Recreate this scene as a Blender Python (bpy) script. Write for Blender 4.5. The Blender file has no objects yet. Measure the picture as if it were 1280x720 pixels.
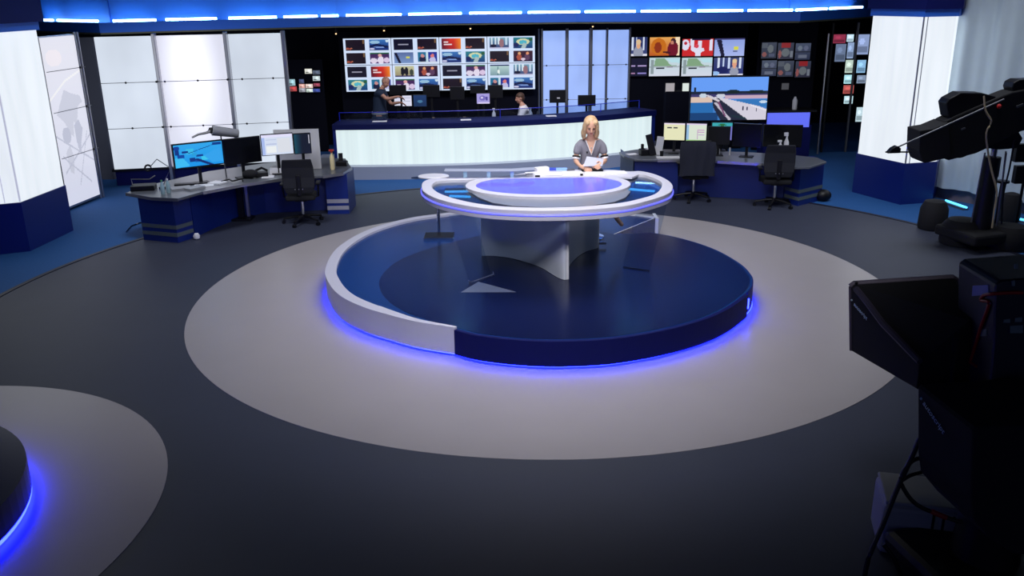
import bpy, bmesh, math, random
from mathutils import Vector, Matrix
random.seed(7)
SC = bpy.context.scene
COL = SC.collection
PI = math.pi
H = 3.65
F_PX, TH, RO = 1105.0, math.radians(18.5), -0.0143

# ---------- turning measured picture points into places in the studio ----------
def ray(x, y):
    x = (x-640)/F_PX; y = -(y-360)/F_PX
    c, s = math.cos(RO), math.sin(RO)
    x, y = c*x-s*y, s*x+c*y
    return Vector((x, math.cos(TH)+y*math.sin(TH), -math.sin(TH)+y*math.cos(TH)))
def G(x, y, z=0.0):
    d = ray(x, y); t = (z-H)/d.z
    return Vector((d.x*t, d.y*t, z))
def V(x, y, Y):
    d = ray(x, y); t = Y/d.y
    return Vector((d.x*t, Y, H+d.z*t))
def ZV(x, y, Y): return V(x, y, Y).z

# ---------- materials ----------
def lin(c):
    c = c/255.0 if c > 1.0 or isinstance(c, int) else c
    return c/12.92 if c <= .04045 else ((c+.055)/1.055)**2.4
def rgb(r, g, b): return (lin(int(r)), lin(int(g)), lin(int(b)), 1)
MATS = {}
def mat(name, col=(128,128,128), rough=.5, metal=0., emit=None, strength=0., noise=0., nscale=8., bump=0., spec=.5, coat=0.):
    if name in MATS: return MATS[name]
    m = bpy.data.materials.new(name); m.use_nodes = True
    nt = m.node_tree; b = nt.nodes['Principled BSDF']
    b.inputs['Base Color'].default_value = rgb(*col)
    b.inputs['Roughness'].default_value = rough
    b.inputs['Metallic'].default_value = metal
    b.inputs['Specular IOR Level'].default_value = spec
    b.inputs['Coat Weight'].default_value = coat
    if emit:
        b.inputs['Emission Color'].default_value = rgb(*emit)
        b.inputs['Emission Strength'].default_value = strength
    if noise or bump:
        tc = nt.nodes.new('ShaderNodeTexCoord'); n = nt.nodes.new('ShaderNodeTexNoise')
        n.inputs['Scale'].default_value = nscale; n.inputs['Detail'].default_value = 5
        nt.links.new(tc.outputs['Object'], n.inputs['Vector'])
        if noise:
            mx = nt.nodes.new('ShaderNodeMix'); mx.data_type = 'RGBA'
            c = rgb(*col)
            mx.inputs[6].default_value = (c[0]*(1-noise), c[1]*(1-noise), c[2]*(1-noise), 1)
            mx.inputs[7].default_value = (min(1,c[0]*(1+noise)), min(1,c[1]*(1+noise)), min(1,c[2]*(1+noise)), 1)
            nt.links.new(n.outputs['Fac'], mx.inputs[0])
            nt.links.new(mx.outputs[2], b.inputs['Base Color'])
        if bump:
            bp = nt.nodes.new('ShaderNodeBump'); bp.inputs['Strength'].default_value = bump; bp.inputs['Distance'].default_value = .01
            nt.links.new(n.outputs['Fac'], bp.inputs['Height']); nt.links.new(bp.outputs['Normal'], b.inputs['Normal'])
    MATS[name] = m
    return m
def glow(name, col, strength, var=0., scale=(6,6,.3)):
    """translucent lit panel: emits, a little uneven"""
    if name in MATS: return MATS[name]
    m = mat(name, (96,98,104), .35, emit=col, strength=strength)
    if var:
        nt = m.node_tree; b = nt.nodes['Principled BSDF']
        tc = nt.nodes.new('ShaderNodeTexCoord'); mp = nt.nodes.new('ShaderNodeMapping'); n = nt.nodes.new('ShaderNodeTexNoise')
        mp.inputs['Scale'].default_value = scale; n.inputs['Scale'].default_value = 1.0; n.inputs['Detail'].default_value = 2
        mr = nt.nodes.new('ShaderNodeMapRange'); mr.inputs[1].default_value=.3; mr.inputs[2].default_value=.7
        mr.inputs[3].default_value = strength*(1-var); mr.inputs[4].default_value = strength*(1+var)
        nt.links.new(tc.outputs['Object'], mp.inputs[0]); nt.links.new(mp.outputs[0], n.inputs[0])
        nt.links.new(n.outputs['Fac'], mr.inputs[0]); nt.links.new(mr.outputs[0], b.inputs['Emission Strength'])
    return m
def glass(name, col=(200,225,235), tint=.9, gloss=.14, rough=.02):
    if name in MATS: return MATS[name]
    m = bpy.data.materials.new(name); m.use_nodes = True; nt = m.node_tree
    nt.nodes.remove(nt.nodes['Principled BSDF'])
    out = nt.nodes['Material Output']
    t = nt.nodes.new('ShaderNodeBsdfTransparent'); c = rgb(*col); t.inputs[0].default_value = (c[0]*tint, c[1]*tint, c[2]*tint, 1)
    g = nt.nodes.new('ShaderNodeBsdfGlossy'); g.inputs['Roughness'].default_value = rough
    fr = nt.nodes.new('ShaderNodeLayerWeight'); fr.inputs[0].default_value = .5
    pw = nt.nodes.new('ShaderNodeMath'); pw.operation = 'POWER'; pw.inputs[1].default_value = 4.
    ad = nt.nodes.new('ShaderNodeMath'); ad.operation = 'MULTIPLY_ADD'; ad.inputs[1].default_value = .5; ad.inputs[2].default_value = gloss*.4
    nt.links.new(fr.outputs['Facing'], pw.inputs[0])
    mx = nt.nodes.new('ShaderNodeMixShader')
    nt.links.new(pw.outputs[0], ad.inputs[0]); nt.links.new(ad.outputs[0], mx.inputs[0])
    nt.links.new(t.outputs[0], mx.inputs[1]); nt.links.new(g.outputs[0], mx.inputs[2])
    nt.links.new(mx.outputs[0], out.inputs['Surface'])
    MATS[name] = m
    return m
def screen_mat(name, strength):
    if name in MATS: return MATS[name]
    m = bpy.data.materials.new(name); m.use_nodes = True; nt = m.node_tree; b = nt.nodes['Principled BSDF']
    a = nt.nodes.new('ShaderNodeAttribute'); a.attribute_name = 'Col'
    b.inputs['Base Color'].default_value = (.01,.01,.012,1); b.inputs['Roughness'].default_value = .3
    nt.links.new(a.outputs['Color'], b.inputs['Emission Color']); b.inputs['Emission Strength'].default_value = strength
    MATS[name] = m
    return m

M_floor = mat('studio_floor_grey', (50,55,74), .55, noise=.1, nscale=2.5)
M_disc = mat('studio_floor_light', (158,153,158), .34, noise=.05, nscale=1.7)
M_carpet = mat('blue_carpet', (22,84,150), .85, noise=.18, nscale=30, bump=.3)
M_dark = mat('dark_wall', (6,8,24), .8, spec=.15)
M_black = mat('black_plastic', (9,10,18), .45, spec=.35)
M_blackm = mat('black_matte_cloth', (10,11,19), .85)
M_blackg = mat('black_gloss', (8,9,14), .2)
M_blue = mat('blue_laminate', (12,38,118), .4)
M_navy = mat('navy_laminate', (14,34,116), .4)
M_navyd = mat('deep_navy_fascia', (10,18,92), .6, spec=.2)
M_deck = mat('podium_blue_vinyl', (18,50,108), .25, noise=.06, nscale=2)
M_decki = mat('podium_dark_vinyl', (10,20,62), .24)
M_white = mat('white_lacquer', (226,224,232), .25)
M_whitem = mat('white_matte', (214,214,222), .5)
M_grey = mat('light_grey_panel', (150,152,160), .5)
M_gworktop = mat('grey_worktop', (92,96,106), .3)
M_silver = mat('brushed_silver', (190,190,196), .3, metal=.9)
M_chrome = mat('chrome', (215,215,220), .1, metal=1.)
M_steel = mat('dull_steel', (120,122,130), .4, metal=.7)
M_stripe = mat('silver_stripe', (170,170,180), .35, metal=.2)
M_stripeo = mat('olive_grey_stripe', (92,104,104), .5)
M_lb = glow('lightbox_white', (236,243,250), .94, .06, (5,5,.5))
M_lbw = glow('lightbox_wall', (224,234,248), .84, .10, (1.1,1.1,.7))
M_lbc = glow('counter_light', (228,246,248), .90, .06, (9,9,.2))
M_lbb = glow('blue_lit_glass', (156,186,255), .92, .12, (2,2,.8))
M_tube = mat('cove_tube', (255,255,255), .4, emit=(140,200,255), strength=19.)
M_led = mat('blue_led', (60,60,255), .4, emit=(16,24,255), strength=46.)
M_ledv = mat('violet_led', (90,90,255), .4, emit=(96,100,255), strength=1.1)
M_oval = mat('violet_screen', (70,68,150), .15, emit=(112,106,228), strength=.66)
M_cyan = mat('cyan_led', (90,200,255), .4, emit=(90,200,255), strength=2.2)
M_upper = mat('upper_wall_panel', (58,124,212), .5)
M_lip = mat('cove_lip_blue', (40,108,225), .5)
M_glass = glass('clear_glass', (232,238,246), 1., .06)
M_fin = glass('fin_glass', (236,242,250), 1., .03)
M_glassd = glass('desk_glass', (215,225,240), .85, .2)
M_skin = mat('skin', (214,164,138), .5)
M_skin2 = mat('skin_ruddy', (190,140,120), .5)
M_hair = mat('blonde_hair', (192,158,120), .5, noise=.25, nscale=40)
M_hairb = mat('brown_hair', (70,46,34), .6)
M_dress = mat('grey_dress', (128,126,138), .8, noise=.1, nscale=90)
M_navyshirt = mat('dark_blue_shirt', (28,44,70), .8)
M_shirtw = mat('pale_shirt', (235,228,232), .7)
M_trouser = mat('slate_trousers', (40,56,84), .8)
M_paper = mat('paper', (232,232,240), .6)
M_curtain = mat('grey_curtain', (186,202,214), .8, noise=.05, nscale=5)
M_red = mat('red_cable', (170,20,24), .5)
M_cable = mat('black_cable', (12,12,16), .5)
M_cream = mat('cream_cable', (196,180,140), .6)
M_bottle = mat('cream_bottle', (230,214,170), .4)
M_redc = mat('red_cap', (200,60,50), .5)
M_boxw = mat('off_white_box', (150,152,156), .6)
M_base = mat('pink_grey_skirting', (120,108,120), .6)
M_warm = mat('warm_bulb', (255,210,150), .5, emit=(255,200,140), strength=3.)
M_scr = screen_mat('lit_screen', .95)
M_scrd = screen_mat('dim_screen', .32)
M_lip_mouth = mat('lipstick', (170,70,76), .5)
M_eye = mat('eye_dark', (50,34,30), .5)

# ---------- mesh helpers ----------
ORG = {}
class MB:
    def __init__(s): s.bm = bmesh.new()
    def face(s, pts, mi=0):
        f = s.bm.faces.new([s.bm.verts.new(p) for p in pts]); f.material_index = mi; return f
    def box(s, c, size, rz=0., rot=None, mi=0):
        m = Matrix.Translation(Vector(c)) @ (rot.to_4x4() if rot else Matrix.Rotation(rz, 4, 'Z')) @ Matrix.Diagonal((size[0], size[1], size[2], 1))
        r = bmesh.ops.create_cube(s.bm, size=1., matrix=m)
        for v in r['verts']:
            for f in v.link_faces: f.material_index = mi
        return s
    def hexa(s, lo, hi):
        """lo, hi: matching loops of points"""
        a = [s.bm.verts.new(p) for p in lo]; b = [s.bm.verts.new(p) for p in hi]; n = len(a)
        s.bm.faces.new(a[::-1]); s.bm.faces.new(b)
        for i in range(n): s.bm.faces.new((a[i], a[(i+1) % n], b[(i+1) % n], b[i]))
        return s
    def prism(s, pts, z0, z1):
        return s.hexa([Vector((p[0], p[1], z0)) for p in pts], [Vector((p[0], p[1], z1)) for p in pts])
    def extr(s, pts, d):
        d = Vector(d)
        return s.hexa([Vector(p) for p in pts], [Vector(p)+d for p in pts])
    def cyl(s, a, b, r0, r1=None, seg=14):
        a, b = Vector(a), Vector(b); r1 = r0 if r1 is None else r1
        d = b-a; L = d.length
        m = Matrix.Translation((a+b)/2) @ d.to_track_quat('Z', 'Y').to_matrix().to_4x4()
        bmesh.ops.create_cone(s.bm, cap_ends=True, segments=seg, radius1=r0, radius2=r1, depth=L, matrix=m)
        return s
    def sph(s, c, r, seg=14, rot=None):
        r = (r, r, r) if not hasattr(r, '__len__') else r
        m = Matrix.Translation(Vector(c)) @ (rot.to_4x4() if rot else Matrix.Identity(4)) @ Matrix.Diagonal((r[0], r[1], r[2], 1))
        bmesh.ops.create_uvsphere(s.bm, u_segments=seg, v_segments=max(6, seg*2//3), radius=1., matrix=m)
        return s
    def tube(s, pts, r, seg=8, closed=False):
        pts = [Vector(p) for p in pts]; n = len(pts); rings = []
        rr = r if hasattr(r, '__len__') else [r]*n
        for i, p in enumerate(pts):
            if closed: t = pts[(i+1) % n]-pts[i-1]
            else: t = pts[min(i+1, n-1)]-pts[max(i-1, 0)]
            t.normalize(); q = t.to_track_quat('Z', 'Y')
            up = Vector((0,0,1)) if abs(t.z) < .95 else Vector((0,1,0))
            a = t.cross(up).normalized(); b = t.cross(a)
            rings.append([s.bm.verts.new(p+(a*math.cos(2*PI*k/seg)+b*math.sin(2*PI*k/seg))*rr[i]) for k in range(seg)])
        for i in range(n if closed else n-1):
            A, B = rings[i], rings[(i+1) % n]
            for k in range(seg): s.bm.faces.new((A[k], A[(k+1) % seg], B[(k+1) % seg], B[k]))
        if not closed:
            s.bm.faces.new(rings[0][::-1]); s.bm.faces.new(rings[-1])
        return s
    def lathe(s, c, prof, seg=20):
        """prof: (r, z) from bottom to top"""
        c = Vector(c); rings = []
        for r, z in prof:
            rings.append([s.bm.verts.new(c+Vector((max(r, .0005)*math.cos(2*PI*k/seg), max(r, .0005)*math.sin(2*PI*k/seg), z))) for k in range(seg)])
        for A, B in zip(rings, rings[1:]):
            for k in range(seg): s.bm.faces.new((A[k], A[(k+1) % seg], B[(k+1) % seg], B[k]))
        s.bm.faces.new(rings[0][::-1]); s.bm.faces.new(rings[-1])
        return s
    def ring(s, outer, inner, z0, z1):
        """outer / inner: equal-length closed loops"""
        n = len(outer)
        v = lambda p, z: s.bm.verts.new((p[0], p[1], z))
        o0 = [v(p, z0) for p in outer]; o1 = [v(p, z1) for p in outer]; i0 = [v(p, z0) for p in inner]; i1 = [v(p, z1) for p in inner]
        for k in range(n):
            j = (k+1) % n
            for q in ((o1[k], o1[j], i1[j], i1[k]), (o0[j], o0[k], i0[k], i0[j]), (o0[k], o0[j], o1[j], o1[k]), (i0[j], i0[k], i1[k], i1[j])):
                s.bm.faces.new(q)
        return s
    def wall(s, pts, z0, z1, th, closed=False):
        """upright strip along a plan polyline, thickness th to its left-hand side"""
        off = offset(pts, th, closed)
        if closed: return s.ring(pts, off, z0, z1)
        return s.prism(list(pts)+off[::-1], z0, z1)
    def build(s, name, m, parent=None, label=None, cat=None, group=None, kind=None, smooth=False, bevel=0., loc=None, bseg=2):
        bm = s.bm
        bmesh.ops.remove_doubles(bm, verts=bm.verts, dist=1e-5)
        bmesh.ops.recalc_face_normals(bm, faces=bm.faces)
        if parent is not None: org = ORG[parent.name]
        elif loc is not None: org = Vector(loc)
        else:
            xs = [v.co for v in bm.verts]
            org = Vector(((min(v.x for v in xs)+max(v.x for v in xs))/2, (min(v.y for v in xs)+max(v.y for v in xs))/2, min(v.z for v in xs)))
        bmesh.ops.translate(bm, verts=bm.verts, vec=-org)
        me = bpy.data.meshes.new(name)
        if smooth:
            for f in bm.faces: f.smooth = True
        bm.to_mesh(me); bm.free()
        o = bpy.data.objects.new(name, me); COL.objects.link(o)
        for mm in (m if isinstance(m, (list, tuple)) else [m]): me.materials.append(mm)
        if parent is not None: o.parent = parent
        else: o.location = org
        ORG[o.name] = org
        if bevel:
            b = o.modifiers.new('bevel', 'BEVEL'); b.width = bevel; b.segments = bseg; b.limit_method = 'ANGLE'; b.angle_limit = math.radians(40)
        if smooth:
            try: me.set_sharp_from_angle(angle=math.radians(40))
            except Exception: pass
        if label: o['label'] = label
        if cat: o['category'] = cat
        if group: o['group'] = group
        if kind: o['kind'] = kind
        return o
def thing(name, label, cat, loc, group=None):
    o = bpy.data.objects.new(name, None); COL.objects.link(o); o.location = loc
    o.empty_display_size = .1
    ORG[o.name] = Vector(loc); o['label'] = label; o['category'] = cat
    if group: o['group'] = group
    return o
def dup(root, loc, rotz, label, group=None):
    def rec(o, par):
        c = o.copy(); COL.objects.link(c)
        if par: c.parent = par
        for ch in [x for x in ALLCH.get(o.name, [])]: rec(ch, c)
        return c
    ALLCH = {}
    for x in list(COL.objects):
        if x.parent: ALLCH.setdefault(x.parent.name, []).append(x)
    r = rec(root, None)
    r.location = loc; r.rotation_euler = (0, 0, rotz); r['label'] = label
    if group: r['group'] = group
    return r
def offset(pts, d, closed=False):
    out = []; n = len(pts)
    for i in range(n):
        a = Vector(pts[i-1][:2]) if (i > 0 or closed) else None
        b = Vector(pts[i][:2])
        c = Vector(pts[(i+1) % n][:2]) if (i < n-1 or closed) else None
        ns = []
        for p, q in ((a, b), (b, c)):
            if p is None or q is None: continue
            t = (q-p).normalized(); ns.append(Vector((-t.y, t.x)))
        nn = sum(ns, Vector((0, 0)))/len(ns)
        k = max(.35, nn.length); nn.normalize()
        out.append(b+nn*(d/k))
    return out
def smooth_line(pts, sub=6, closed=False):
    P = [Vector(p) for p in pts]; n = len(P); out = []
    rng = range(n) if closed else range(n-1)
    for i in rng:
        if closed: p0, p1, p2, p3 = P[i-1], P[i], P[(i+1) % n], P[(i+2) % n]
        else: p0, p1, p2, p3 = P[max(i-1, 0)], P[i], P[i+1], P[min(i+2, n-1)]
        for k in range(sub):
            t = k/sub
            out.append(.5*((2*p1)+(p2-p0)*t+(2*p0-5*p1+4*p2-p3)*t*t+(3*p1-p0-3*p2+p3)*t**3))
    if not closed: out.append(P[-1])
    return out
def circ(cx, cy, r, n=96, a0=0., a1=2*PI):
    full = abs(a1-a0-2*PI) < 1e-6
    return [Vector((cx+r*math.cos(a0+(a1-a0)*k/(n if full else n-1)), cy+r*math.sin(a0+(a1-a0)*k/(n if full else n-1)))) for k in range(n)]

# ---------- pictures shown on screens ----------
def pic(bg, shapes=()):
    def f(u, v):
        c = bg if not isinstance(bg[0], tuple) else tuple(bg[0][i]*(1-v)+bg[1][i]*v for i in range(3))
        for s in shapes:
            k = s[0]; hit = False
            if k == 'r': hit = s[1] <= u <= s[3] and s[2] <= v <= s[4]
            elif k == 'e': hit = ((u-s[1])/s[3])**2+((v-s[2])/s[4])**2 <= 1
            elif k == 'l':
                ax, ay, bx, by = s[1:5]; dx, dy = bx-ax, by-ay
                t = max(0, min(1, ((u-ax)*dx+(v-ay)*dy)/(dx*dx+dy*dy)))
                hit = math.hypot(u-ax-t*dx, v-ay-t*dy) <= s[5]
            elif k == 'p':
                pts = s[1]; ins = False; j = len(pts)-1
                for i in range(len(pts)):
                    xi, yi = pts[i]; xj, yj = pts[j]
                    if (yi > v) != (yj > v) and u < (xj-xi)*(v-yi)/(yj-yi)+xi: ins = not ins
                    j = i
                hit = ins
            elif k == 'h':   # horizontal blend towards a colour
                w = max(0, min(1, (u-s[1])/(s[2]-s[1]))); c = tuple(c[i]*(1-w)+s[3][i]*w for i in range(3)); continue
            if hit: c = s[-1]
        return c
    return f
def screen(name, bl, R, U, nx, ny, fn, m, parent, push=.0):
    bl, R, U = Vector(bl), Vector(R), Vector(U); nrm = R.cross(U).normalized(); bl = bl+nrm*push
    org = ORG[parent.name]
    vs = []; fs = []; cols = []
    for j in range(ny+1):
        for i in range(nx+1): vs.append(tuple(bl+R*(i/nx)+U*(j/ny)-org))
    for j in range(ny):
        for i in range(nx):
            a = j*(nx+1)+i; fs.append((a, a+1, a+nx+2, a+nx+1)); c = fn((i+.5)/nx, (j+.5)/ny)
            cols += [(lin(int(c[0])), lin(int(c[1])), lin(int(c[2])), 1)]*4
    # thin sides so that the screen has thickness
    b = len(vs)
    for q in (bl, bl+R, bl+R+U, bl+U): vs.append(tuple(q-nrm*.006-org))
    c4 = [0, nx, (nx+1)*(ny+1)-1, (nx+1)*ny]
    fs.append((b+3, b+2, b+1, b)); cols += [(0,0,0,1)]*4
    for k in range(4):
        fs.append((c4[(k+1) % 4], c4[k], b+k, b+(k+1) % 4)); cols += [(0,0,0,1)]*4
    me = bpy.data.meshes.new(name); me.from_pydata(vs, [], fs); me.update()
    ca = me.color_attributes.new('Col', 'FLOAT_COLOR', 'CORNER')
    flat = [x for c in cols for x in c]; ca.data.foreach_set('color', flat)
    me.materials.append(m)
    o = bpy.data.objects.new(name, me); COL.objects.link(o); o.parent = parent; ORG[o.name] = org
    return o
def slab(p, R, U, back, th, mbx=None):
    """box from the rectangle p,R,U; front face pushed by -back, thickness th away from the viewer side"""
    n = Vector(R).cross(Vector(U)).normalized(); p = Vector(p)-n*back
    q = [p, p+R, p+R+U, p+U]
    m = mbx or MB(); m.extr(q, -n*th); return m
def display(name, label, cat, bl, R, U, fn, nx=40, ny=24, m=None, group=None, bez=.012, depth=.05, stand=None, casemat=None, backs=False, partlabel=None):
    """flat display; bl/R/U is its lit rectangle; stand = z of the surface it stands on"""
    bl, R, U = Vector(bl), Vector(R), Vector(U); r, u = R.normalized(), U.normalized()
    c = bl+R/2
    n = R.cross(U).normalized()
    base = c-n*(depth/2)
    t = thing(name, label, cat, (base.x, base.y, stand if stand is not None else bl.z), group)
    o = slab(bl-r*bez-u*bez, R+r*2*bez, U+u*2*bez, 0., depth).build('casing', casemat or M_black, t, bevel=min(.006, bez*.4))
    if fn: screen('screen', bl, R, U, nx, ny, fn, m or M_scr, t, push=.004)
    if stand is not None:
        s = MB(); back = c-n*(depth+.015)
        s.box((back.x, back.y, (stand+.02+bl.z+U.z*.5)/2), (.05, .03, bl.z+U.z*.5-stand-.02), math.atan2(R.y, R.x))
        s.build('stand_pole', M_black, t)
        s = MB(); s.box((back.x, back.y, stand+.008), (min(.26, R.length*.5), .18, .016), math.atan2(R.y, R.x)); s.build('stand_foot', M_black, t, bevel=.004)
        if backs:
            s = MB(); s.box((back.x, back.y, bl.z+U.z*.5), (.12, .03, .12), math.atan2(R.y, R.x)); s.build('mount', M_black, t)
    return t
def disp_px(name, label, cat, x0, x1, yt, yb, Y0, Y1, fn, **k):
    """display whose lit face spans picture columns x0..x1 at distances Y0, Y1; rows yt..yb at its middle"""
    ym = (yt+yb)/2
    a, b = V(x0, ym, Y0), V(x1, ym, Y1); Ym = (Y0+Y1)/2; xm = (x0+x1)/2
    zt, zb = ZV(xm, yt, Ym), ZV(xm, yb, Ym)
    return display(name, label, cat, (a.x, a.y, zb), (b.x-a.x, b.y-a.y, 0), (0, 0, zt-zb), fn, **k)

# =====================================================================
# THE SETTING
# =====================================================================
CX, CY = .42, 10.83
MB().box((0, 11.5, -.05), (30, 29, .1)).build('floor', M_carpet, kind='structure')
SCX, SCY, SR = .38, 10.45, 7.0
MB().prism(circ(SCX, SCY, SR, 128), 0, .004).build('floor', M_floor, kind='structure')
MB().ring(circ(SCX, SCY, SR+.07, 128), circ(SCX, SCY, SR, 128), 0, .012).build('trim_1', mat('black_trim', (10,14,40), .5), kind='structure')
MB().prism(circ(CX, CY, 4.4, 160), .004, .008).build('floor', M_disc, kind='structure')
# grey floor carries on towards the camera
MB().box((-.5, 4.2, .0016), (14.5, 12.4, .003)).build('floor', M_floor, kind='structure')
MB().prism(circ(-5.15, 5.6, 2.45, 128), .004, .008).build('floor', M_disc, kind='structure')
MB().box((0, 11.5, 5.9), (30, 29, .1)).build('ceiling', M_dark, kind='structure')
MB().box((0, 25.4, 2.95), (30, .1, 5.9)).build('wall_back', M_dark, kind='structure')
MB().box((-13, 11.5, 2.95), (.1, 26, 5.9)).build('wall_left', M_dark, kind='structure')
MB().box((13, 11.5, 2.95), (.1, 26, 5.9)).build('wall_right', M_dark, kind='structure')

# cove: lip, upper wall, tubes
lip_px = [(-40,33), (43,38.2), (125,41.2), (230,38), (425,32.5), (560,29.5), (720,27.5), (860,27), (1000,26.3), (1085,21), (1180,13)]
LZ = 3.0
lip = [G(x, y, LZ) for x, y in lip_px]
lipw = [Vector((p.x, p.y)) for p in lip]
back2 = offset(lipw, .35)
MB().wall(lipw, LZ, LZ+.19, .04).build('trim_2', M_lip, kind='structure')
MB().wall(offset(lipw, .04), LZ+.0, LZ+.03, .36).build('trim_3', M_dark, kind='structure')
MB().wall(offset(lipw, .4), LZ, 5.85, .06).build('wall_upper', M_upper, kind='structure')
# thin joints of the upper wall panels
for px in (124, 1000):
    k = min(range(len(lip_px)), key=lambda i: abs(lip_px[i][0]-px)); p = offset(lipw, .39)[k]
    MB().box((p.x, p.y, 4.4), (.02, .02, 2.6)).build('trim_4', M_lip, kind='structure')
# dark wall behind the sets, below the cove
MB().wall(offset(lipw, 2.7), 0, LZ, .08).build('wall_dark', M_dark, kind='structure')
MB().wall(offset(lipw, .02), LZ-.035, LZ, .1).build('trim_5', mat('olive_trim', (92,92,70), .5), kind='structure')
tube_px = [(41,66), (72,122), (141,195), (207,271), (286,346), (355,397), (402,424), (433,502), (511,577), (587,652), (660,725), (731,794), (801,863), (871,928), (934,990), (999,1032), (1036,1080)]
def lip_at(px):
    xs = [p[0] for p in lip_px]
    for i in range(len(xs)-1):
        if xs[i] <= px <= xs[i+1]:
            # position along the tube line where its picture column is px
            A, B = TL[i], TL[i+1]
            d = ray(px, 25)
            # intersect plan ray with segment
            den = d.x*(B.y-A.y)-d.y*(B.x-A.x); t = (A.y*d.x-A.x*d.y)/-den if abs(den) > 1e-9 else 0
            t = max(0, min(1, t)); return A+(B-A)*t
TL = offset(lipw, .16)
TZ = LZ+.215
tube_n = len(tube_px)
words = ['first', 'second', 'third', 'fourth', 'fifth', 'sixth', 'seventh', 'eighth']
for i, (a, b) in enumerate(tube_px):
    if i == 0: where = 'far left end above the map panel'
    elif i == tube_n-1: where = 'far right end beside the column cap'
    elif i < 8: where = '%s from the left' % words[i]
    elif i == 8: where = 'ninth from the left, over the video wall middle'
    else: where = '%s from the right' % words[tube_n-1-i]
    A, B = lip_at(a), lip_at(b)
    if A is None or B is None: continue
    t = thing('cove_light', 'blue-white light tube on the cove ledge, '+where, 'light tube', ((A.x+B.x)/2, (A.y+B.y)/2, LZ+.03), 'light tubes along the blue cove')
    m = MB().tube([(A.x, A.y, TZ), ((A.x+B.x)/2, (A.y+B.y)/2, TZ), (B.x, B.y, TZ)], .024, 8); m.build('tube', M_tube, t, smooth=True)
    for q in (A+(B-A)*.08, B+(A-B)*.08): MB().box((q.x, q.y, (TZ+LZ+.03)/2-.01), (.03, .03, TZ-LZ-.05)).build('holder', M_steel, t)

# ---------- light columns ----------
def column(name_side, C, z_base, z_top, capw, label):
    """C: plan corners, closed"""
    cen = sum(C, Vector((0, 0)))/len(C)
    t = thing('light_column', label, 'column', (cen.x, cen.y, 0))
    MB().prism(C, 0, z_base).build('base', M_navy, t)
    inn = [c+(cen-c).normalized()*.03 for c in C]
    MB().prism(inn, z_base, z_top).build('light_panel', M_lb, t)
    MB().prism([c+(cen-c).normalized()*-.02 for c in C], z_top, z_top+.12).build('cap', M_lip, t)
    MB().prism([c+(cen-c).normalized()*-capw for c in C], z_top+.12, 5.8).build('cap', M_navyd, t)
    return t, inn
c1, c2 = G(38, 314), G(92, 288)
c0 = G(-70, 326)
C = [Vector(c0[:2]), Vector(c1[:2]), Vector(c2[:2]), Vector((c2.x-1.2, c2.y+1.1)), Vector((c0.x-.4, c0.y+1.0))]
tcol, inn = column('left', C, .76, 3.2, .1, 'big white glowing column with navy base, at the left edge of the studio')
for f in (.46, .52):
    p = inn[0]+(inn[1]-inn[0])*(f+.30)
    MB().box((p.x, p.y-.004, 1.98), (.012, .012, 2.42)).build('seam', mat('panel_joint', (180,182,196), .4, emit=(200,204,224), strength=.7), tcol)
MB().box((inn[1].x, inn[1].y-.004, 1.98), (.02, .02, 2.42)).build('seam', mat('panel_joint', (180,182,196), .4, emit=(200,204,224), strength=.7), tcol)
r0, r1, r2 = G(1065, 240), G(1125, 256), G(1165, 253)
C = [Vector(r0[:2]), Vector(r1[:2]), Vector(r2[:2]), Vector((r2.x+.55, r2.y+.9)), Vector((r0.x+.5, r0.y+1.0))]
tcol, inn = column('right', C, .73, 3.17, .08, 'white glowing column with navy base, at the right beside the grey curtain')
MB().cyl((inn[1].x, inn[1].y-.012, .73), (inn[1].x, inn[1].y-.012, 3.17), .014).build('seam', M_silver, tcol)
MB().cyl((inn[1].x+.07, inn[1].y-.004, .73), (inn[1].x+.07, inn[1].y-.004, 3.17), .008).build('seam', M_silver, tcol)

# ---------- map light panel at the left ----------
a, b = G(86, 264), G(126, 247.5)
R = Vector((b.x-a.x, b.y-a.y, 0)); z1 = 3.02
t = thing('map_light_panel', 'tall glowing panel etched with a faint world map, left of the light wall', 'light panel', ((a.x+b.x)/2, (a.y+b.y)/2, 0))
W = (236,238,250); g1 = (210,213,230); g2 = (196,200,220)
mapf = pic(((226,230,250), (240,240,252)), [
    ('e', .30,.88,.22,.05,(250,244,252)),
    ('p', [(.12,.55),(.3,.63),(.42,.69),(.62,.66),(.85,.64),(.9,.6),(.75,.58),(.7,.52),(.62,.47),(.55,.5),(.5,.4),(.42,.42),(.3,.5)], g1),
    ('p', [(.55,.47),(.7,.5),(.78,.44),(.68,.36),(.62,.28),(.56,.34)], g2),
    ('p', [(.2,.32),(.34,.36),(.4,.28),(.33,.18),(.24,.2)], g1), ('e', .3,.42,.12,.05,g2),
    ('l', -.1,.62,.5,.74,.006,(252,252,255)), ('l', .5,.74,1.1,.80,.006,(252,252,255)),
    ('l', -.1,.45,1.1,.2,.006,g2), ('l', .1,.2,1.1,.42,.006,g2), ('l', .1,.3,.8,.1,.006,g2), ('l', .45,.1,.9,.42,.006,g2)])
screen('light_panel', (a.x, a.y, .08), R, (0,0,z1-.08), 60, 150, mapf, screen_mat('map_lightbox', .85), t, push=.01)
slab((a.x, a.y, .04), R, Vector((0,0,z1-.02)), .0, .12).build('frame', M_silver, t)
rn = R.normalized()
for off in (.03, .12):
    p = b+rn*off; MB().cyl((p.x, p.y-.03, 0), (p.x, p.y-.03, z1+.05), .025).build('post', M_silver, t, smooth=True)
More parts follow.
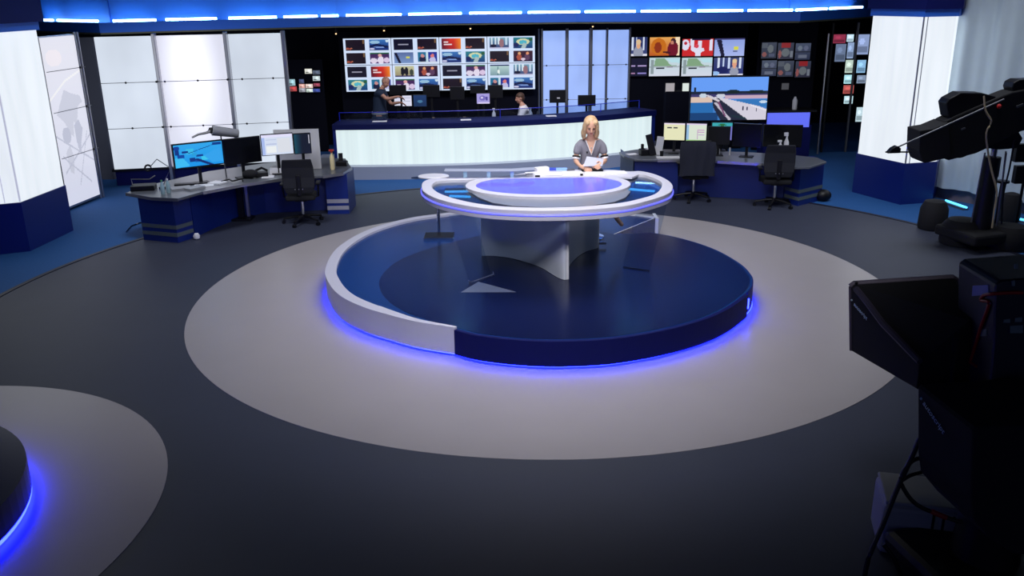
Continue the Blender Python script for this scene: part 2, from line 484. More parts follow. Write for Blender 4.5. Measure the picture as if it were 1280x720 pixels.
for zz in (.95, 1.75, 2.45):
    m = MB(); n = R.cross(Vector((0,0,1))).normalized()*.045
    m.tube([a+n+Vector((0,0,zz)), b+n+rn*.12+Vector((0,0,zz))], .006, 6); w = m.build('wire', M_steel, t)
    m = MB(); m.sph(b+n-rn*.05+Vector((0,0,zz)), .022, 8); m.build('wire_clip', M_black, w)

# ---------- three light wall panels ----------
WL, WR = Vector((V(117,150,17.8).x, 17.8)), Vector((V(357,100,18.55).x, 18.55))
t = thing('light_wall', 'wide white glowing wall of three tall panels with cable lines, behind the left desk', 'light wall', ((WL.x+WR.x)/2, 18.2, 0))
xs_top = [(117,190), (195,279), (285,351)]
def on_wall(px, py=100):
    d = ray(px, py); e = WR-WL
    den = d.x*e.y-d.y*e.x; s_ = (WL.y*d.x-WL.x*d.y)/-den
    return WL+e*s_
zt = 2.93; zb = .34
def hot_panel():
    m = bpy.data.materials.new('lightbox_hot'); m.use_nodes = True; nt = m.node_tree; b = nt.nodes['Principled BSDF']
    b.inputs['Base Color'].default_value = rgb(200,205,210); b.inputs['Emission Color'].default_value = rgb(232,232,246)
    tc = nt.nodes.new('ShaderNodeTexCoord'); mp = nt.nodes.new('ShaderNodeMapping'); gr_ = nt.nodes.new('ShaderNodeTexGradient'); gr_.gradient_type = 'SPHERICAL'
    nt.links.new(tc.outputs['Generated'], mp.inputs[0]); mp.inputs['Location'].default_value = (-.46*1.9, 0, -.74*1.35); mp.inputs['Scale'].default_value = (1.9, 0, 1.35);
    mr = nt.nodes.new('ShaderNodeMapRange'); mr.interpolation_type = 'SMOOTHSTEP'; mr.inputs[1].default_value = .0; mr.inputs[2].default_value = .8; mr.inputs[3].default_value = .76; mr.inputs[4].default_value = 1.25
    nt.links.new(mp.outputs[0], gr_.inputs[0]); nt.links.new(gr_.outputs['Fac'], mr.inputs[0]); nt.links.new(mr.outputs[0], b.inputs['Emission Strength'])
    return m
M_hot = hot_panel()
for a_, b_ in xs_top:
    # picture columns at the row of the panels' tops
    A, B = on_wall(a_, 46), on_wall(b_, 46)
    slab((A.x, A.y, zb), Vector((B.x-A.x, B.y-A.y, 0)), Vector((0,0,zt-zb)), 0, .1).build('light_panel', M_hot if a_ == 195 else M_lbw, t)
posts = [on_wall(192.5, 46), on_wall(282, 46), on_wall(354, 46)]
for p in posts:
    MB().box((p.x, p.y-.02, (zt+.05)/2), (.07, .12, zt+.05)).build('post', M_silver, t, bevel=.01)
e = (WR-WL).normalized()
A, B = on_wall(117, 46), on_wall(354, 46)
MB().wall([Vector((A.x, A.y+.02)), Vector((B.x, B.y+.02))], 0, zb-.05, .1).build('base_panel', M_navyd, t)
MB().wall([Vector((A.x-.05, A.y-.02)), Vector((B.x+.05, B.y-.02))], zb-.05, zb, .14).build('rail', M_black, t)
for zz in (ZV(121,104,17.85), ZV(121,161,17.85)):
    w = MB().tube([(A.x, A.y-.1, zz), (B.x, B.y-.1, zz)], .006, 6).build('wire', M_steel, t)
    for f in (.14, .3, .345, .52, .68, .76, .93):
        p = A+(B-A)*f; MB().sph((p.x, p.y-.1, zz), .022, 8).build('wire_clip', M_black, w)
# grey side reveal between map panel and light wall
p = V(112, 150, 18.3)
MB().box((p.x-.02, 18.6, 1.45), (.45, .1, 2.9)).build('wall_recess', mat('reveal_grey', (96,98,112), .6), kind='structure')

# ---------- dark set behind: small monitors seen in the left gap ----------
gap = [(361,369,99,107,(150,190,200)), (362,371,108,114,(180,60,60)), (374,380,99,104,(60,70,110)), (374,381,105,110,(230,170,160)), (381,390,86,92,(225,225,215)),
       (382,391,105,110,(240,210,200)), (391,400,88,93,(80,90,110)), (391,400,95,101,(190,205,210)), (374,382,110,115,(150,150,160)), (383,391,111,115,(215,235,225)), (392,400,104,108,(150,60,80)), (391,400,111,115,(50,70,150))]
gapn = ['pale teal, leftmost', 'red, lower leftmost', 'dim blue, above the pink one', 'pink', 'off-white, topmost', 'peach, right of the pink one', 'grey-blue, upper right', 'grey-green, second down, right', 'grey, under the pink one', 'mint, under the peach one', 'purple-red, third down at the right', 'blue, lowest at the right']
for i, (x0, x1, y0, y1, c) in enumerate(gap):
    disp_px('small_monitor', 'tiny monitor in the dark gap by the video wall: '+gapn[i], 'monitor', x0, x1, y0, y1, 21.6, 21.6,
            pic(c, [('r',.1,.1,.5,.4,tuple(int(v*.5) for v in c)), ('e',.6,.6,.2,.25,tuple(min(255,int(v*1.25)) for v in c))]), nx=10, ny=8, m=M_scr, group='tiny monitors in the dark gap', depth=.04, bez=.006)
m = MB(); p = V(380, 100, 21.7); m.box((p.x, 21.7, 1.1), (.95, .04, 2.2)); m.build('monitor_rack', M_dark, label='dark rack that holds the tiny monitors in the gap left of the video wall', cat='rack')

# ---------- video wall: eight displays, four pictures on each ----------
D_ = pic(((20,8,24),(26,12,24)), [('l',.0,.12,.3,.2,.05,(190,110,80)), ('l',.1,.25,.25,.1,.04,(150,60,50)), ('r',.86,.6,.93,1,(120,90,60))])
B_ = pic(((20,40,110),(60,120,190)), [('e',.3,.75,.25,.15,(150,190,220)), ('l',.05,.35,.4,.5,.1,(12,24,70)), ('l',.4,.5,.9,.3,.1,(12,24,70)), ('l',.3,.3,.7,.25,.05,(130,160,220)), ('e',.15,.12,.12,.1,(200,200,230)), ('e',.9,.85,.08,.12,(210,230,240))])
K_ = pic((14,12,34), [('r',.25,.46,.75,.54,(150,150,170))])
R_ = pic(((170,30,30),(220,50,30)), [('h',.6,1.1,(255,170,40)), ('h',.45,-.1,(70,14,40)), ('r',.14,.62,.36,.74,(235,220,225)), ('r',.14,.36,.52,.5,(235,220,225))])
G_ = pic(((50,60,110),(120,170,190)), [('r',.08,.4,.16,1,(215,230,240)), ('r',.26,.4,.34,1,(215,230,240)), ('r',.44,.4,.52,1,(215,230,240)), ('e',.62,.5,.12,.4,(150,110,120)), ('r',.8,.3,.9,1,(190,215,235)), ('r',0,.0,1,.1,(190,190,220)), ('e',.2,.25,.15,.15,(20,20,50))])
M_ = pic(((20,60,120),(40,130,140)), [('e',.5,.6,.32,.3,(210,215,170)), ('e',.5,.55,.2,.2,(80,180,200)), ('p',[(.4,0),(.62,0),(.7,.4),(.5,.5)],(170,190,190)), ('e',.15,.3,.14,.2,(20,30,90)), ('e',.88,.8,.1,.14,(40,90,60))])
W_ = pic(((90,60,120),(60,30,80)), [('e',.2,.25,.18,.25,(225,215,235)), ('e',.55,.3,.16,.35,(230,220,240)), ('e',.52,.75,.1,.14,(225,170,170)), ('e',.85,.3,.15,.25,(220,200,230)), ('r',0,.88,1,1,(30,100,60))])
S_ = pic(((120,150,200),(90,110,160)), [('l',.1,.9,.3,0,.07,(14,14,40)), ('r',.6,.45,.8,.6,(210,210,90))])
N_ = pic((30,110,150), [('r',.5,0,1,1,(30,50,150)), ('e',.25,.3,.16,.35,(20,24,60)), ('e',.25,.65,.1,.16,(200,140,140)), ('e',.75,.25,.16,.3,(190,190,230)), ('e',.75,.65,.1,.17,(220,120,120)), ('r',0,0,1,.12,(210,220,235)), ('r',.44,.1,.52,1,(200,225,235))])
P_ = pic(((40,14,50),(60,24,40)), [('e',.3,.4,.12,.3,(170,80,60)), ('e',.32,.75,.08,.12,(220,160,110)), ('e',.7,.4,.14,.3,(90,60,90)), ('e',.72,.75,.08,.12,(230,150,110)), ('e',.5,.2,.1,.15,(220,200,220))])
F_ = pic(((150,140,110),(200,200,160)), [('e',.4,.5,.1,.4,(20,20,30)), ('e',.6,.5,.1,.4,(24,24,34)), ('e',.85,.4,.1,.3,(60,70,60)), ('r',0,0,1,.12,(50,30,90))])
T_ = pic(((130,160,170),(190,220,215)), [('l',.4,0,.4,.8,.03,(60,110,120)), ('e',.45,.35,.06,.2,(235,245,240)), ('r',0,.9,1,1,(20,30,90))])
rows = [[D_,B_,K_,D_,R_,D_,G_,M_], [D_,W_,S_,N_,B_,M_,D_,P_], [K_,R_,F_,P_,K_,W_,T_,G_], [M_,N_,W_,B_,D_,B_,N_,B_]]
VY = 21.5
vl, vr = V(430.5, 80, VY), V(669, 80, VY)
ztop, zbot = ZV(549, 46.3, VY), ZV(549, 113.3, VY)
cw, ch = (vr.x-vl.x)/4, (ztop-zbot)/2
def wall_tile(c, r):
    def f(u, v):
        col = c*2+(1 if u >= .5 else 0); row = r*2+(0 if v >= .5 else 1)
        uu = (u*2) % 1; vv = (v*2) % 1
        uu = (uu-.08)/.84; vv = (vv-.1)/.81
        if 0 <= uu <= 1 and 0 <= vv <= 1: return rows[row][col](uu, vv)
        return (212,228,255)
    return f
colname = ['leftmost column', 'second column from the left', 'third column from the left', 'rightmost column']
for c in range(4):
    for r in range(2):
        z = ztop-(r+1)*ch
        display('video_wall_display', 'video wall display showing four small pictures on white, %s row, %s' % (['upper', 'lower'][r], colname[c]), 'display',
                (vl.x+c*cw+.006, VY, z+.006), (cw-.012, 0, 0), (0, 0, ch-.012), wall_tile(c, r), nx=64, ny=44, group='displays of the big white video wall', bez=.005, depth=.08)
MB().box(((vl.x+vr.x)/2, VY+.3, 1.4), (vr.x-vl.x+.3, .1, 2.8)).build('video_wall_frame', M_dark, label='black frame behind the big white video wall', cat='frame')
p = V(673.5, 70, VY)
MB().cyl((p.x, VY, 0), (p.x, VY, ZV(673, 36, VY)), .02).build('steel_post', M_steel, label='thin steel post right of the big video wall', cat='post')

# ---------- blue lit glass screen ----------
BY = 21.3
xs = [(679,706.5), (711,736), (741,757), (760.5,785.5)]
t = thing('lit_glass_screen', 'light-blue backlit glass screen of four tall panes, right of the video wall', 'glass screen', (V(732, 100, BY).x, BY, 0))
zt = ZV(732, 38, BY)
for a_, b_ in xs:
    A, B = V(a_, 60, BY), V(b_, 60, BY)
    slab((A.x, BY, .1), Vector((B.x-A.x, 0, 0)), Vector((0,0,zt-.1)), 0, .06).build('pane', M_lbb, t)
for q in (677.5, 708.7, 738.5, 758.7, 787):
    p = V(q, 60, BY); MB().box((p.x, BY-.02, (zt+.05)/2), (.035 if q not in (708.7,738.5) else .06, .1, zt+.05)).build('post', M_steel, t)
A, B = V(677.5, 60, BY), V(787, 60, BY)
for zz in (ZV(732, 81, BY), ZV(772, 123, BY)):
    w = MB().tube([(A.x, BY-.09, zz), (B.x, BY-.09, zz)], .006, 6).build('wire', M_steel, t)
    for q in (683, 710, 741, 760, 782):
        p = V(q, 80, BY); MB().sph((p.x, BY-.09, zz), .02, 8).build('wire_clip', M_black, w)

# ---------- wall monitors right of the glass screen ----------
anchor = pic(((60,70,120),(40,50,100)), [('r',.02,.3,.14,1,(215,225,245)), ('r',.3,.5,.36,1,(190,205,235)), ('r',.72,.3,.82,1,(215,225,245)), ('r',0,0,1,.1,(225,225,240)), ('e',.45,.15,.3,.4,(150,155,175)), ('e',.45,.6,.13,.22,(225,170,130)), ('e',.45,.74,.15,.14,(220,190,150))])
anchor2 = pic(((30,40,110),(60,70,120)), [('r',.12,.4,.19,1,(215,225,245)), ('r',.3,.4,.36,1,(200,215,245)), ('r',.48,.4,.54,1,(200,215,245)), ('e',.3,.28,.2,.22,(16,24,90)), ('r',.86,.4,.93,1,(215,225,245)), ('r',0,0,1,.08,(225,225,240)), ('e',.7,.2,.14,.35,(150,155,175)), ('e',.7,.62,.07,.22,(225,160,130)), ('e',.7,.8,.08,.12,(225,195,150)), ('e',.08,.12,.12,.12,(150,190,240))])
orange = pic(((190,90,30),(235,170,90)), [('e',.3,.5,.25,.45,(200,110,24)), ('e',.28,.45,.12,.3,(140,50,20)), ('r',.85,0,1,1,(250,225,190)), ('e',.78,.35,.18,.45,(110,20,40)), ('e',.78,.78,.09,.17,(60,30,40)), ('e',.75,.7,.05,.1,(200,130,110)), ('l',.5,.2,.65,.15,.05,(60,20,30))])
redw = pic((205,40,44), [('e',.1,.65,.12,.32,(225,225,245)), ('e',.1,.75,.05,.1,(190,40,60)), ('p',[(.24,1),(.36,1),(.38,.5),(.5,.45),(.5,.9),(.62,.9),(.62,.45),(.7,.45),(.72,.3),(.6,.2),(.6,0),(.42,0),(.42,.2),(.28,.35)],(225,225,245)), ('e',.47,.58,.06,.12,(215,70,90)), ('r',.88,.3,.98,.95,(225,225,245)), ('r',.3,.93,.9,1,(20,20,60))])
sky = pic(((170,185,240),(140,160,225)), [('p',[(.05,1),(.22,1),(.36,0),(.24,0)],(20,18,50)), ('r',.66,.35,.8,.55,(215,215,70)), ('r',.62,.25,.78,.32,(90,100,140)), ('r',0,.93,1,1,(60,60,120))])
street = pic(((215,220,235),(190,215,220)), [('p',[(.15,.5),(.2,.95),(.5,.95),(.7,.6),(.95,.55),(1,.5)],(130,165,130)), ('r',0,.48,1,.55,(170,180,190)), ('r',.22,.38,.5,.46,(40,44,60)), ('r',.58,.45,.78,.5,(120,90,110)), ('r',.06,.1,.16,.9,(140,155,160)), ('p',[(.55,.95),(1,.95),(1,.7),(.7,.75)],(185,225,235))])
darks = pic((16,16,44), [('r',0,.55,.25,.62,(170,150,200)), ('r',.4,.55,.95,.62,(170,150,200)), ('r',0,.12,.25,.18,(160,120,160)), ('r',.4,.12,.95,.18,(140,130,200))])
MY = 21.2
scr = [(789,809,46.5,70,anchor,'grey-dressed presenter','upper row leftmost'), (812,849.5,46.5,69.5,orange,'orange scene with dark figure','upper row'), (853,891.5,48.5,70,redw,'big white letters on red','upper row'), (893,930.5,48,70,sky,'sky and a black pole','upper row rightmost'),
       (789,809,73,95,darks,'nearly black','lower row leftmost'), (811.5,849.5,72,95,street,'pale street','lower row second'), (852,890,72,95,street,'pale street','lower row third'), (892,929,72,94,anchor2,'presenter at blue desk','lower row rightmost')]
for x0, x1, y0, y1, fn, what, pos in scr:
    disp_px('wall_monitor', 'wall monitor showing %s, %s beside blue glass' % (what, pos), 'monitor', x0, x1, y0, y1, MY, MY, fn, nx=40, ny=26, group='wall monitors right of the blue glass screen', bez=.014)
A, B = V(788, 70, MY+.1), V(933, 70, MY+.1)
MB().box(((A.x+B.x)/2, MY+.12, 1.45), (B.x-A.x, .08, 2.9)).build('monitor_rack', M_dark, label='dark rack carrying the two rows of wall monitors', cat='rack')
# dim wall of six displays further right
dimf = [pic(((50,60,90),(90,100,130)), [('r',.0,.65,.4,.95,(120,130,150)), ('e',.6,.6,.2,.25,(150,160,170)), ('e',.2,.25,.15,.15,(200,120,120)), ('r',.5,.1,.9,.3,(110,120,160))]),
        pic(((60,70,110),(110,125,160)), [('r',0,.45,1,.52,(16,16,40)), ('e',.3,.7,.15,.15,(160,175,200)), ('e',.7,.7,.15,.15,(140,150,190)), ('r',.2,.1,.8,.3,(150,160,190))]),
        pic(((60,60,90),(80,90,120)), [('r',.2,.68,.8,1,(210,40,50)), ('e',.5,.4,.25,.25,(150,160,170)), ('e',.15,.3,.1,.25,(210,120,120)), ('r',.8,.1,.95,.5,(170,180,200))])]
dxy = [(952,970.5), (972,992), (994,1013)]
for r in range(2):
    for c in range(3):
        y0, y1 = (53, 73) if r == 0 else (75.5, 95)
        x0, x1 = dxy[c]
        disp_px('dim_wall_display', 'dim display in the six-screen block beside the steel pole, %s row %s' % (['upper','lower'][r], ['left','middle','right'][c]), 'display', x0, x1, y0+c*.5, y1+c*.8, 20.9, 20.9, dimf[(c*2+r) % 3], nx=28, ny=20, m=M_scrd, group='six dim displays on the dark right wall', bez=.006)
A, B = V(948, 70, 21), V(1020, 70, 21)
MB().box(((A.x+B.x)/2, 21.05, 1.45), (B.x-A.x, .08, 2.9)).build('monitor_rack', M_dark, label='dark panel behind the block of six dim displays', cat='rack')
p = V(1032.5, 80, 20.4)
MB().cyl((p.x, 20.4, 0), (p.x, 20.4, ZV(1032, 42, 20.4)), .022).build('steel_post', M_silver, label='bright thin pole left of the glass partition with colourful screens', cat='post')
# glass partition with screens behind it
PY = 20.6
part = [(1041,1057,43,54,(150,50,70)), (1044,1057,55,77,(110,120,140)), (1058.5,1067,43,52,(220,240,240)), (1059,1067,53,73,(150,165,190)), (1056.5,1067,75,91,(205,215,190)), (1055,1067,93.5,104.5,(190,235,230)), (1054,1067,106.5,117,(200,90,80)), (1055,1066,120,129.5,(210,235,230)),
        (1071,1086,43,68,(150,160,190)), (1071,1082,75,91,(150,190,215)), (1071,1082,94,104,(140,150,165)), (1070,1079,134,152,(205,220,215))]
for i, (x0, x1, y0, y1, c) in enumerate(part):
    pos = ['top left, dark red', 'grey, under the dark red one', 'white, topmost in the middle column', 'bluish, second in the middle column', 'yellowish, third in the middle column', 'pale turquoise, fourth in the middle column', 'red, fifth in the middle column', 'pale, lowest in the middle column', 'big lilac-grey, top of the right column', 'light blue, second in the right column', 'grey, third in the right column', 'pale, lowest in the right column'][i]
    disp_px('partition_screen', 'small screen behind the partition by the right column: '+pos, 'screen', x0, x1, y0, y1, PY+.3, PY+.3,
            pic(c, [('r',.1,.15,.9,.35,tuple(int(v*.75) for v in c)), ('e',.4,.65,.25,.15,tuple(min(255,int(v*1.2)) for v in c))]), nx=12, ny=10, m=screen_mat('bright_screen', 1.4), group='small screens behind the partition', bez=.006, depth=.04)
t = thing('glass_partition', 'glass partition with slim dark frame beside the right glowing column', 'partition', (V(1065, 90, PY).x, PY, 0))
A, B = V(1038, 70, PY), V(1100, 70, PY)
MB().box(((A.x+B.x)/2, PY, 1.45), (B.x-A.x, .012, 2.9)).build('glass', M_glass, t)
for q in (1038, 1069, 1100):
    p = V(q, 70, PY); MB().box((p.x, PY, 1.45), (.04, .05, 2.9)).build('frame_post', M_steel if q == 1069 else M_black, t)

# ---------- big television on a stand ----------
beach = pic(((60,120,190),(100,160,250)), [
    ('r',0,.67,1,1,(104,160,250)), ('r',0,.62,1,.68,(24,36,60)), ('e',.55,.66,.09,.05,(20,36,40)), ('e',.85,.65,.12,.05,(20,36,40)), ('r',.04,.66,.06,.78,(30,40,60)),
    ('r',0,.53,1,.62,(60,56,110)), ('r',.45,.5,1,.58,(200,170,190)), ('r',0,.4,.28,.55,(222,196,180)), ('r',0,0,.3,.42,(40,110,180)), ('r',0,0,.36,.18,(24,66,120)),
    ('r',.6,.3,1,.48,(50,120,190)), ('e',.95,.42,.05,.03,(200,220,240)),
    ('p',[(.3,.55),(.42,.52),(.9,.32),(1,.25),(1,0),(.74,0),(.5,.3)],(214,210,224)),
    ('p',[(.28,.5),(.36,.52),(.76,0),(.4,0),(.3,.3)],(36,40,60)), ('l',.33,.4,.52,.02,.02,(196,190,205)), ('l',.36,.45,.46,.1,.012,(120,70,110)),
    ('e',.16,.58,.05,.05,(200,215,230)), ('e',.39,.57,.06,.05,(205,210,225)), ('l',.22,.58,.36,.46,.02,(210,205,215)),
    ('r',.68,.22,.7,.32,(40,40,70)), ('r',.74,.22,.75,.3,(60,60,90)), ('r',.86,.2,.875,.28,(40,40,70)), ('l',.8,.34,1,.22,.012,(235,235,245)), ('l',.56,.1,.72,.04,.02,(30,50,60))])
t = disp_px('television', 'large television showing a beach pier, on a stand behind the right desk', 'television', 863.5, 959, 96.5, 150, 18.9, 18.9, beach, nx=110, ny=62, bez=.02, depth=.07)
p = V(911, 120, 18.98); tz = ORG[t.name].z
MB().box((p.x, 18.99, .8), (.1, .05, 1.6)).build('stand_pole', M_black, t)
MB().box((p.x, 18.99, .02), (.9, .5, .04)).build('stand_base', M_black, t, bevel=.01)

# blue lit desk front behind, at right
A, B = V(959, 150, 20.0), V(1012, 150, 20.0)
t = thing('back_desk', 'back desk with a violet-blue glowing front, right of the television', 'desk', ((A.x+B.x)/2, 20.2, 0))
MB().box(((A.x+B.x)/2, 20.01, (ZV(985,141,20)+ZV(985,157,20))/2-.02), (B.x-A.x, .02, ZV(985,141,20)-ZV(985,157,20)+.04)).build('light_panel', mat('violet_blue_panel', (100,110,240), .5, emit=(96,110,240), strength=.8), t)
MB().box(((A.x+B.x)/2, 20.3, ZV(985,141,20)+.03), (B.x-A.x+.3, .6, .04)).build('top', M_black, t)
MB().box(((A.x+B.x)/2+.02, 20.3, ZV(985,157,20)/2), (B.x-A.x+.1, .5, ZV(985,157,20))).build('body', M_navyd, t)
# small bright boxes and bottle on it
p = V(993, 128, 20.3)
for lab, q0, q1, y0, y1, c in [('small pale notebook screen on the shelf left of the television', 832, 843, 104, 115, (170,165,170)), ('little bright lamp screen touching the left edge of the television', 853, 861, 104, 115, (225,235,230))]:
    disp_px('notebook_screen', lab, 'screen', q0, q1, y0, y1, 20.4, 20.4, pic(c), nx=4, ny=4, bez=.01, depth=.03)
MB().box((V(848,117,20.45).x, 20.5, .735), (.6, .3, 1.47)).build('side_cabinet', M_dark, label='dark cabinet left of the television carrying two small lit screens', cat='cabinet')
disp_px('notebook_screen', 'dim square notice on the dark wall under the six displays', 'screen', 977, 986, 104, 112, 21.0, 21.0, pic((110,110,120)), nx=4, ny=4, m=M_scrd, bez=.004, depth=.02)
p = V(994, 124, 20.2); bz = ZV(985,141,20)+.05
m = MB().lathe((p.x, 20.2, bz), [(.05,0),(.055,.03),(.055,.2),(.03,.25),(.02,.28)]); m.build('spray_bottle', M_whitem, label='pale bottle on the back desk with violet-blue front', cat='bottle', smooth=True)

# =====================================================================
# NEWSROOM COUNTER
# =====================================================================
cz0, cz1, czr = .27, 1.0, 1.12
bot = [(423,206.3), (475,205.8), (530,205), (600,203), (680,198.5), (750,193), (813,185.5)]
cp = smooth_line([G(x, y, cz0) for x, y in bot], 5)
cp = [Vector((p.x, p.y)) for p in cp]
t = thing('newsroom_counter', 'long curved counter with glowing white front and navy top ledge', 'counter', (cp[len(cp)//2].x, cp[len(cp)//2].y+.3, 0))
# plinth
pl = offset(cp, -.24); d0 = (cp[0]-cp[1]).normalized(); d1 = (cp[-1]-cp[-2]).normalized()
plx = [pl[0]+d0*.6]+pl+[pl[-1]+d1*.1]
MB().prism(plx+[cp[-1]+d1*.1+Vector((.2,1.0)), cp[0]+d0*.6+Vector((0,1.3))], 0, cz0).build('plinth', mat('plinth_grey', (160,168,190), .4), t)
# body behind the lit panels
bk = offset(cp, .12)
MB().prism([p for p in offset(cp, .03)]+offset(cp, .6)[::-1], cz0, cz1+.02).build('body', M_navy, t)
seg = [0, 5, 8, 12, 17, 22, 26, len(cp)-1]
for a_, b_ in zip(seg, seg[1:]):
    MB().wall(cp[a_:b_+1], cz0, cz1, .028).build('light_panel', M_lbc, t)
lx = offset(cp, -.05)
MB().prism([lx[0]+d0*.06]+lx+[lx[-1]+d1*.1]+[q for q in ([offset(cp,.7)[-1]+d1*.1]+offset(cp, .7)[::-1]+[offset(cp,.7)[0]+d0*.06])], cz1, czr).build('ledge', mat('ledge_blue', (6,18,80), .55, spec=.25), t, bevel=.01)
MB().prism([cp[0]+d0*.06-Vector((0,.03)), cp[0]-Vector((0,.03)), cp[0]+Vector((.0,.6)), cp[0]+d0*.06+Vector((0,.6))], cz0, cz1).build('end_panel', M_navy, t)
MB().prism([cp[-1]-Vector((0,.03)), cp[-1]+d1*.1-Vector((0,.03)), cp[-1]+d1*.1+Vector((.1,.6)), cp[-1]+Vector((0,.6))], cz0, cz1).build('end_panel', M_navy, t)
# glass rail standing on the ledge
gr = offset(cp, .45)
t = thing('glass_rail', 'low blue-edged glass rail along the rear of the counter ledge', 'glass rail', (gr[len(gr)//2].x, gr[len(gr)//2].y, czr))
M_blueedge = mat('blue_acrylic_edge', (24,40,200), .3)
for a_, b_ in zip(seg[::2], seg[2::2]+[len(cp)-1]):
    if a_ == b_: continue
    MB().wall(gr[a_:b_+1], czr, czr+.17, .012).build('glass_pane', M_glass, t)
MB().tube([(p.x, p.y, czr+.175) for p in gr], .008, 6).build('edge_strip', M_blueedge, t)
for s_ in (0, 17, 26, len(gr)-1):
    MB().box((gr[s_].x, gr[s_].y, czr+.09), (.015, .02, .18)).build('post', M_blueedge, t)

# desks and monitors behind the counter
NY = 20.3
A, B = V(425, 130, NY), V(780, 130, NY)
t = thing('newsroom_desk', 'long dark newsroom desk behind the counter', 'desk', ((A.x+B.x)/2, NY+.2, 0))
MB().box(((A.x+B.x)/2, NY+.25, .86), (B.x-A.x, .8, .04)).build('top', mat('dark_worktop', (30,34,60), .3), t, bevel=.005)
MB().box(((A.x+B.x)/2, NY+.55, .42), (B.x-A.x-.2, .04, .84)).build('back_panel', M_navyd, t)
for q in (0.02, .33, .66, .98):
    MB().box((A.x+(B.x-A.x)*q, NY+.25, .42), (.05, .6, .84)).build('leg', M_black, t)
doc = pic((225,225,245), [('r',.1,.75,.9,.8,(170,175,200)), ('r',.1,.6,.8,.64,(180,185,205)), ('r',.1,.45,.85,.49,(180,185,205)), ('r',.1,.3,.7,.34,(180,185,205))])
bluef = pic(((24,50,90),(30,60,110)), [('e',.5,.45,.2,.12,(70,120,160))])
lav = pic((170,160,225), [('e',.45,.55,.25,.25,(120,110,190)), ('r',.1,0,1,.15,(225,215,250)), ('r',.7,.3,.85,.7,(80,70,150)), ('e',.4,.6,.1,.08,(230,220,245))])
news = [(493,500.5,120.5,132,doc,'small tilted lit page display in front of the standing man'), (503,514.5,119.5,132.5,doc,'white document monitor right of the standing man'), (517,533,119,133,bluef,'dim blue monitor behind the counter'), (596,612,117,129.5,lav,'lavender monitor showing an icon behind the counter')]
for x0, x1, y0, y1, fn, lab in news:
    disp_px('desk_monitor', lab, 'monitor', x0, x1, y0, y1, NY+.25, NY+.25, fn, nx=20, ny=16, group='lit monitors behind the counter', stand=.88, bez=.01)
for x0, x1, y0, y1, lab in [(487,507,107,118,'black monitor back left, beside the bald man, against the video wall'), (529,549,107,121,'black monitor silhouette under the second video wall column'), (563,580,109,124,'black monitor silhouette under the middle of the video wall'), (588,606,107.5,116,'black monitor silhouette above the lavender monitor'), (610,628,107,122,'black monitor silhouette left of the seated man'),
                            (687.5,706.5,113,128,'larger dark monitor back with a small pale badge, before the blue glass'), (723,744,119.5,132,'smaller dark monitor back above the presenter, before the blue glass')]:
    t = disp_px('dark_monitor', lab, 'monitor', x0, x1, y0, y1, NY+.45, NY+.45, None, group='dark monitor backs behind the counter', stand=.88, bez=.01, backs=False)
    if 'badge' in lab:
        p = V(698, 122.5, NY+.44); MB().box((p.x, NY+.44, p.z), (.07, .01, .03)).build('badge', M_whitem, t)
# little things on the newsroom desk
for px, lab, c in [(617, 'white pump bottle left of the seated man', M_whitem), (663, 'clear water bottle right of the seated man', mat('clear_plastic', (170,180,200), .2))]:
    p = V(px, 128, NY+.1)
    MB().lathe((p.x, NY+.1, .88), [(.04,0),(.045,.02),(.045,.15),(.02,.2),(.02,.24),(.03,.25),(.03,.27)]).build('bottle', c, label=lab, cat='bottle', smooth=True)
for px, lab in [(541, 'small paper cup on the newsroom desk beside the blue monitor'), (580, 'small paper cup on the newsroom desk under the middle of the video wall')]:
    p = V(px, 131, NY); MB().lathe((p.x, NY, .88), [(.025,0),(.035,.1),(.032,.1),(.02,.01)]).build('cup', mat('cup_beige', (150,130,110), .6), label=lab, cat='cup')
for px, lab, w in [(587, 'bright sheets lying on the counter ledge left of the seated man', .22), (474, 'pale sheet on the counter ledge below the standing man', .3), (694, 'pale long sheet on the counter ledge right of the seated man', .22)]:
    q = min(offset(cp, .3), key=lambda p: abs(p.x-V(px, 150, 19.).x))
    MB().box((q.x, q.y, czr+.006), (w, .14, .012), .1).build('paper_stack', M_paper, label=lab, cat='paper', loc=(q.x, q.y, czr))
t = thing('desk_fan', 'small pale desk device on the newsroom desk above the presenter', 'device', (V(720, 134, NY+.1).x, NY+.1, .88))
p = ORG[t.name]
MB().box((p.x, p.y, .92), (.16, .1, .06), .3).build('housing', M_whitem, t, bevel=.01)
MB().box((p.x, p.y, .975), (.1, .07, .05), .3).build('handset', M_grey, t, bevel=.01)
# spotlights under the cove
for px, py, lab in [(480, 36, 'tiny warm spotlight above the left part of the video wall'), (741, 31, 'tiny warm spotlight above the blue glass screen'), (588, 33.5, 'tiny warm spotlight above the middle of the video wall'), (420, 40, 'tiny dim spotlight above the dark gap')]:
    Yp = 20.9; p = V(px, py, Yp)
    t = thing('spotlight', lab, 'spotlight', (p.x, Yp, p.z), 'tiny spotlights under the cove')
    MB().cyl((p.x, Yp, p.z-.03), (p.x, Yp, p.z+.05), .03).build('housing', M_black, t)
    MB().sph((p.x, Yp-.01, p.z-.035), .018, 8).build('bulb', M_warm, t)
    MB().cyl((p.x, Yp, p.z+.05), (p.x, Yp, LZ+.0), .006).build('rod', M_black, t)

# =====================================================================
# CONSOLE DESKS
# =====================================================================
def P2(px, py, z): g = G(px, py, z); return Vector((g.x, g.y))
TOPZ = .74
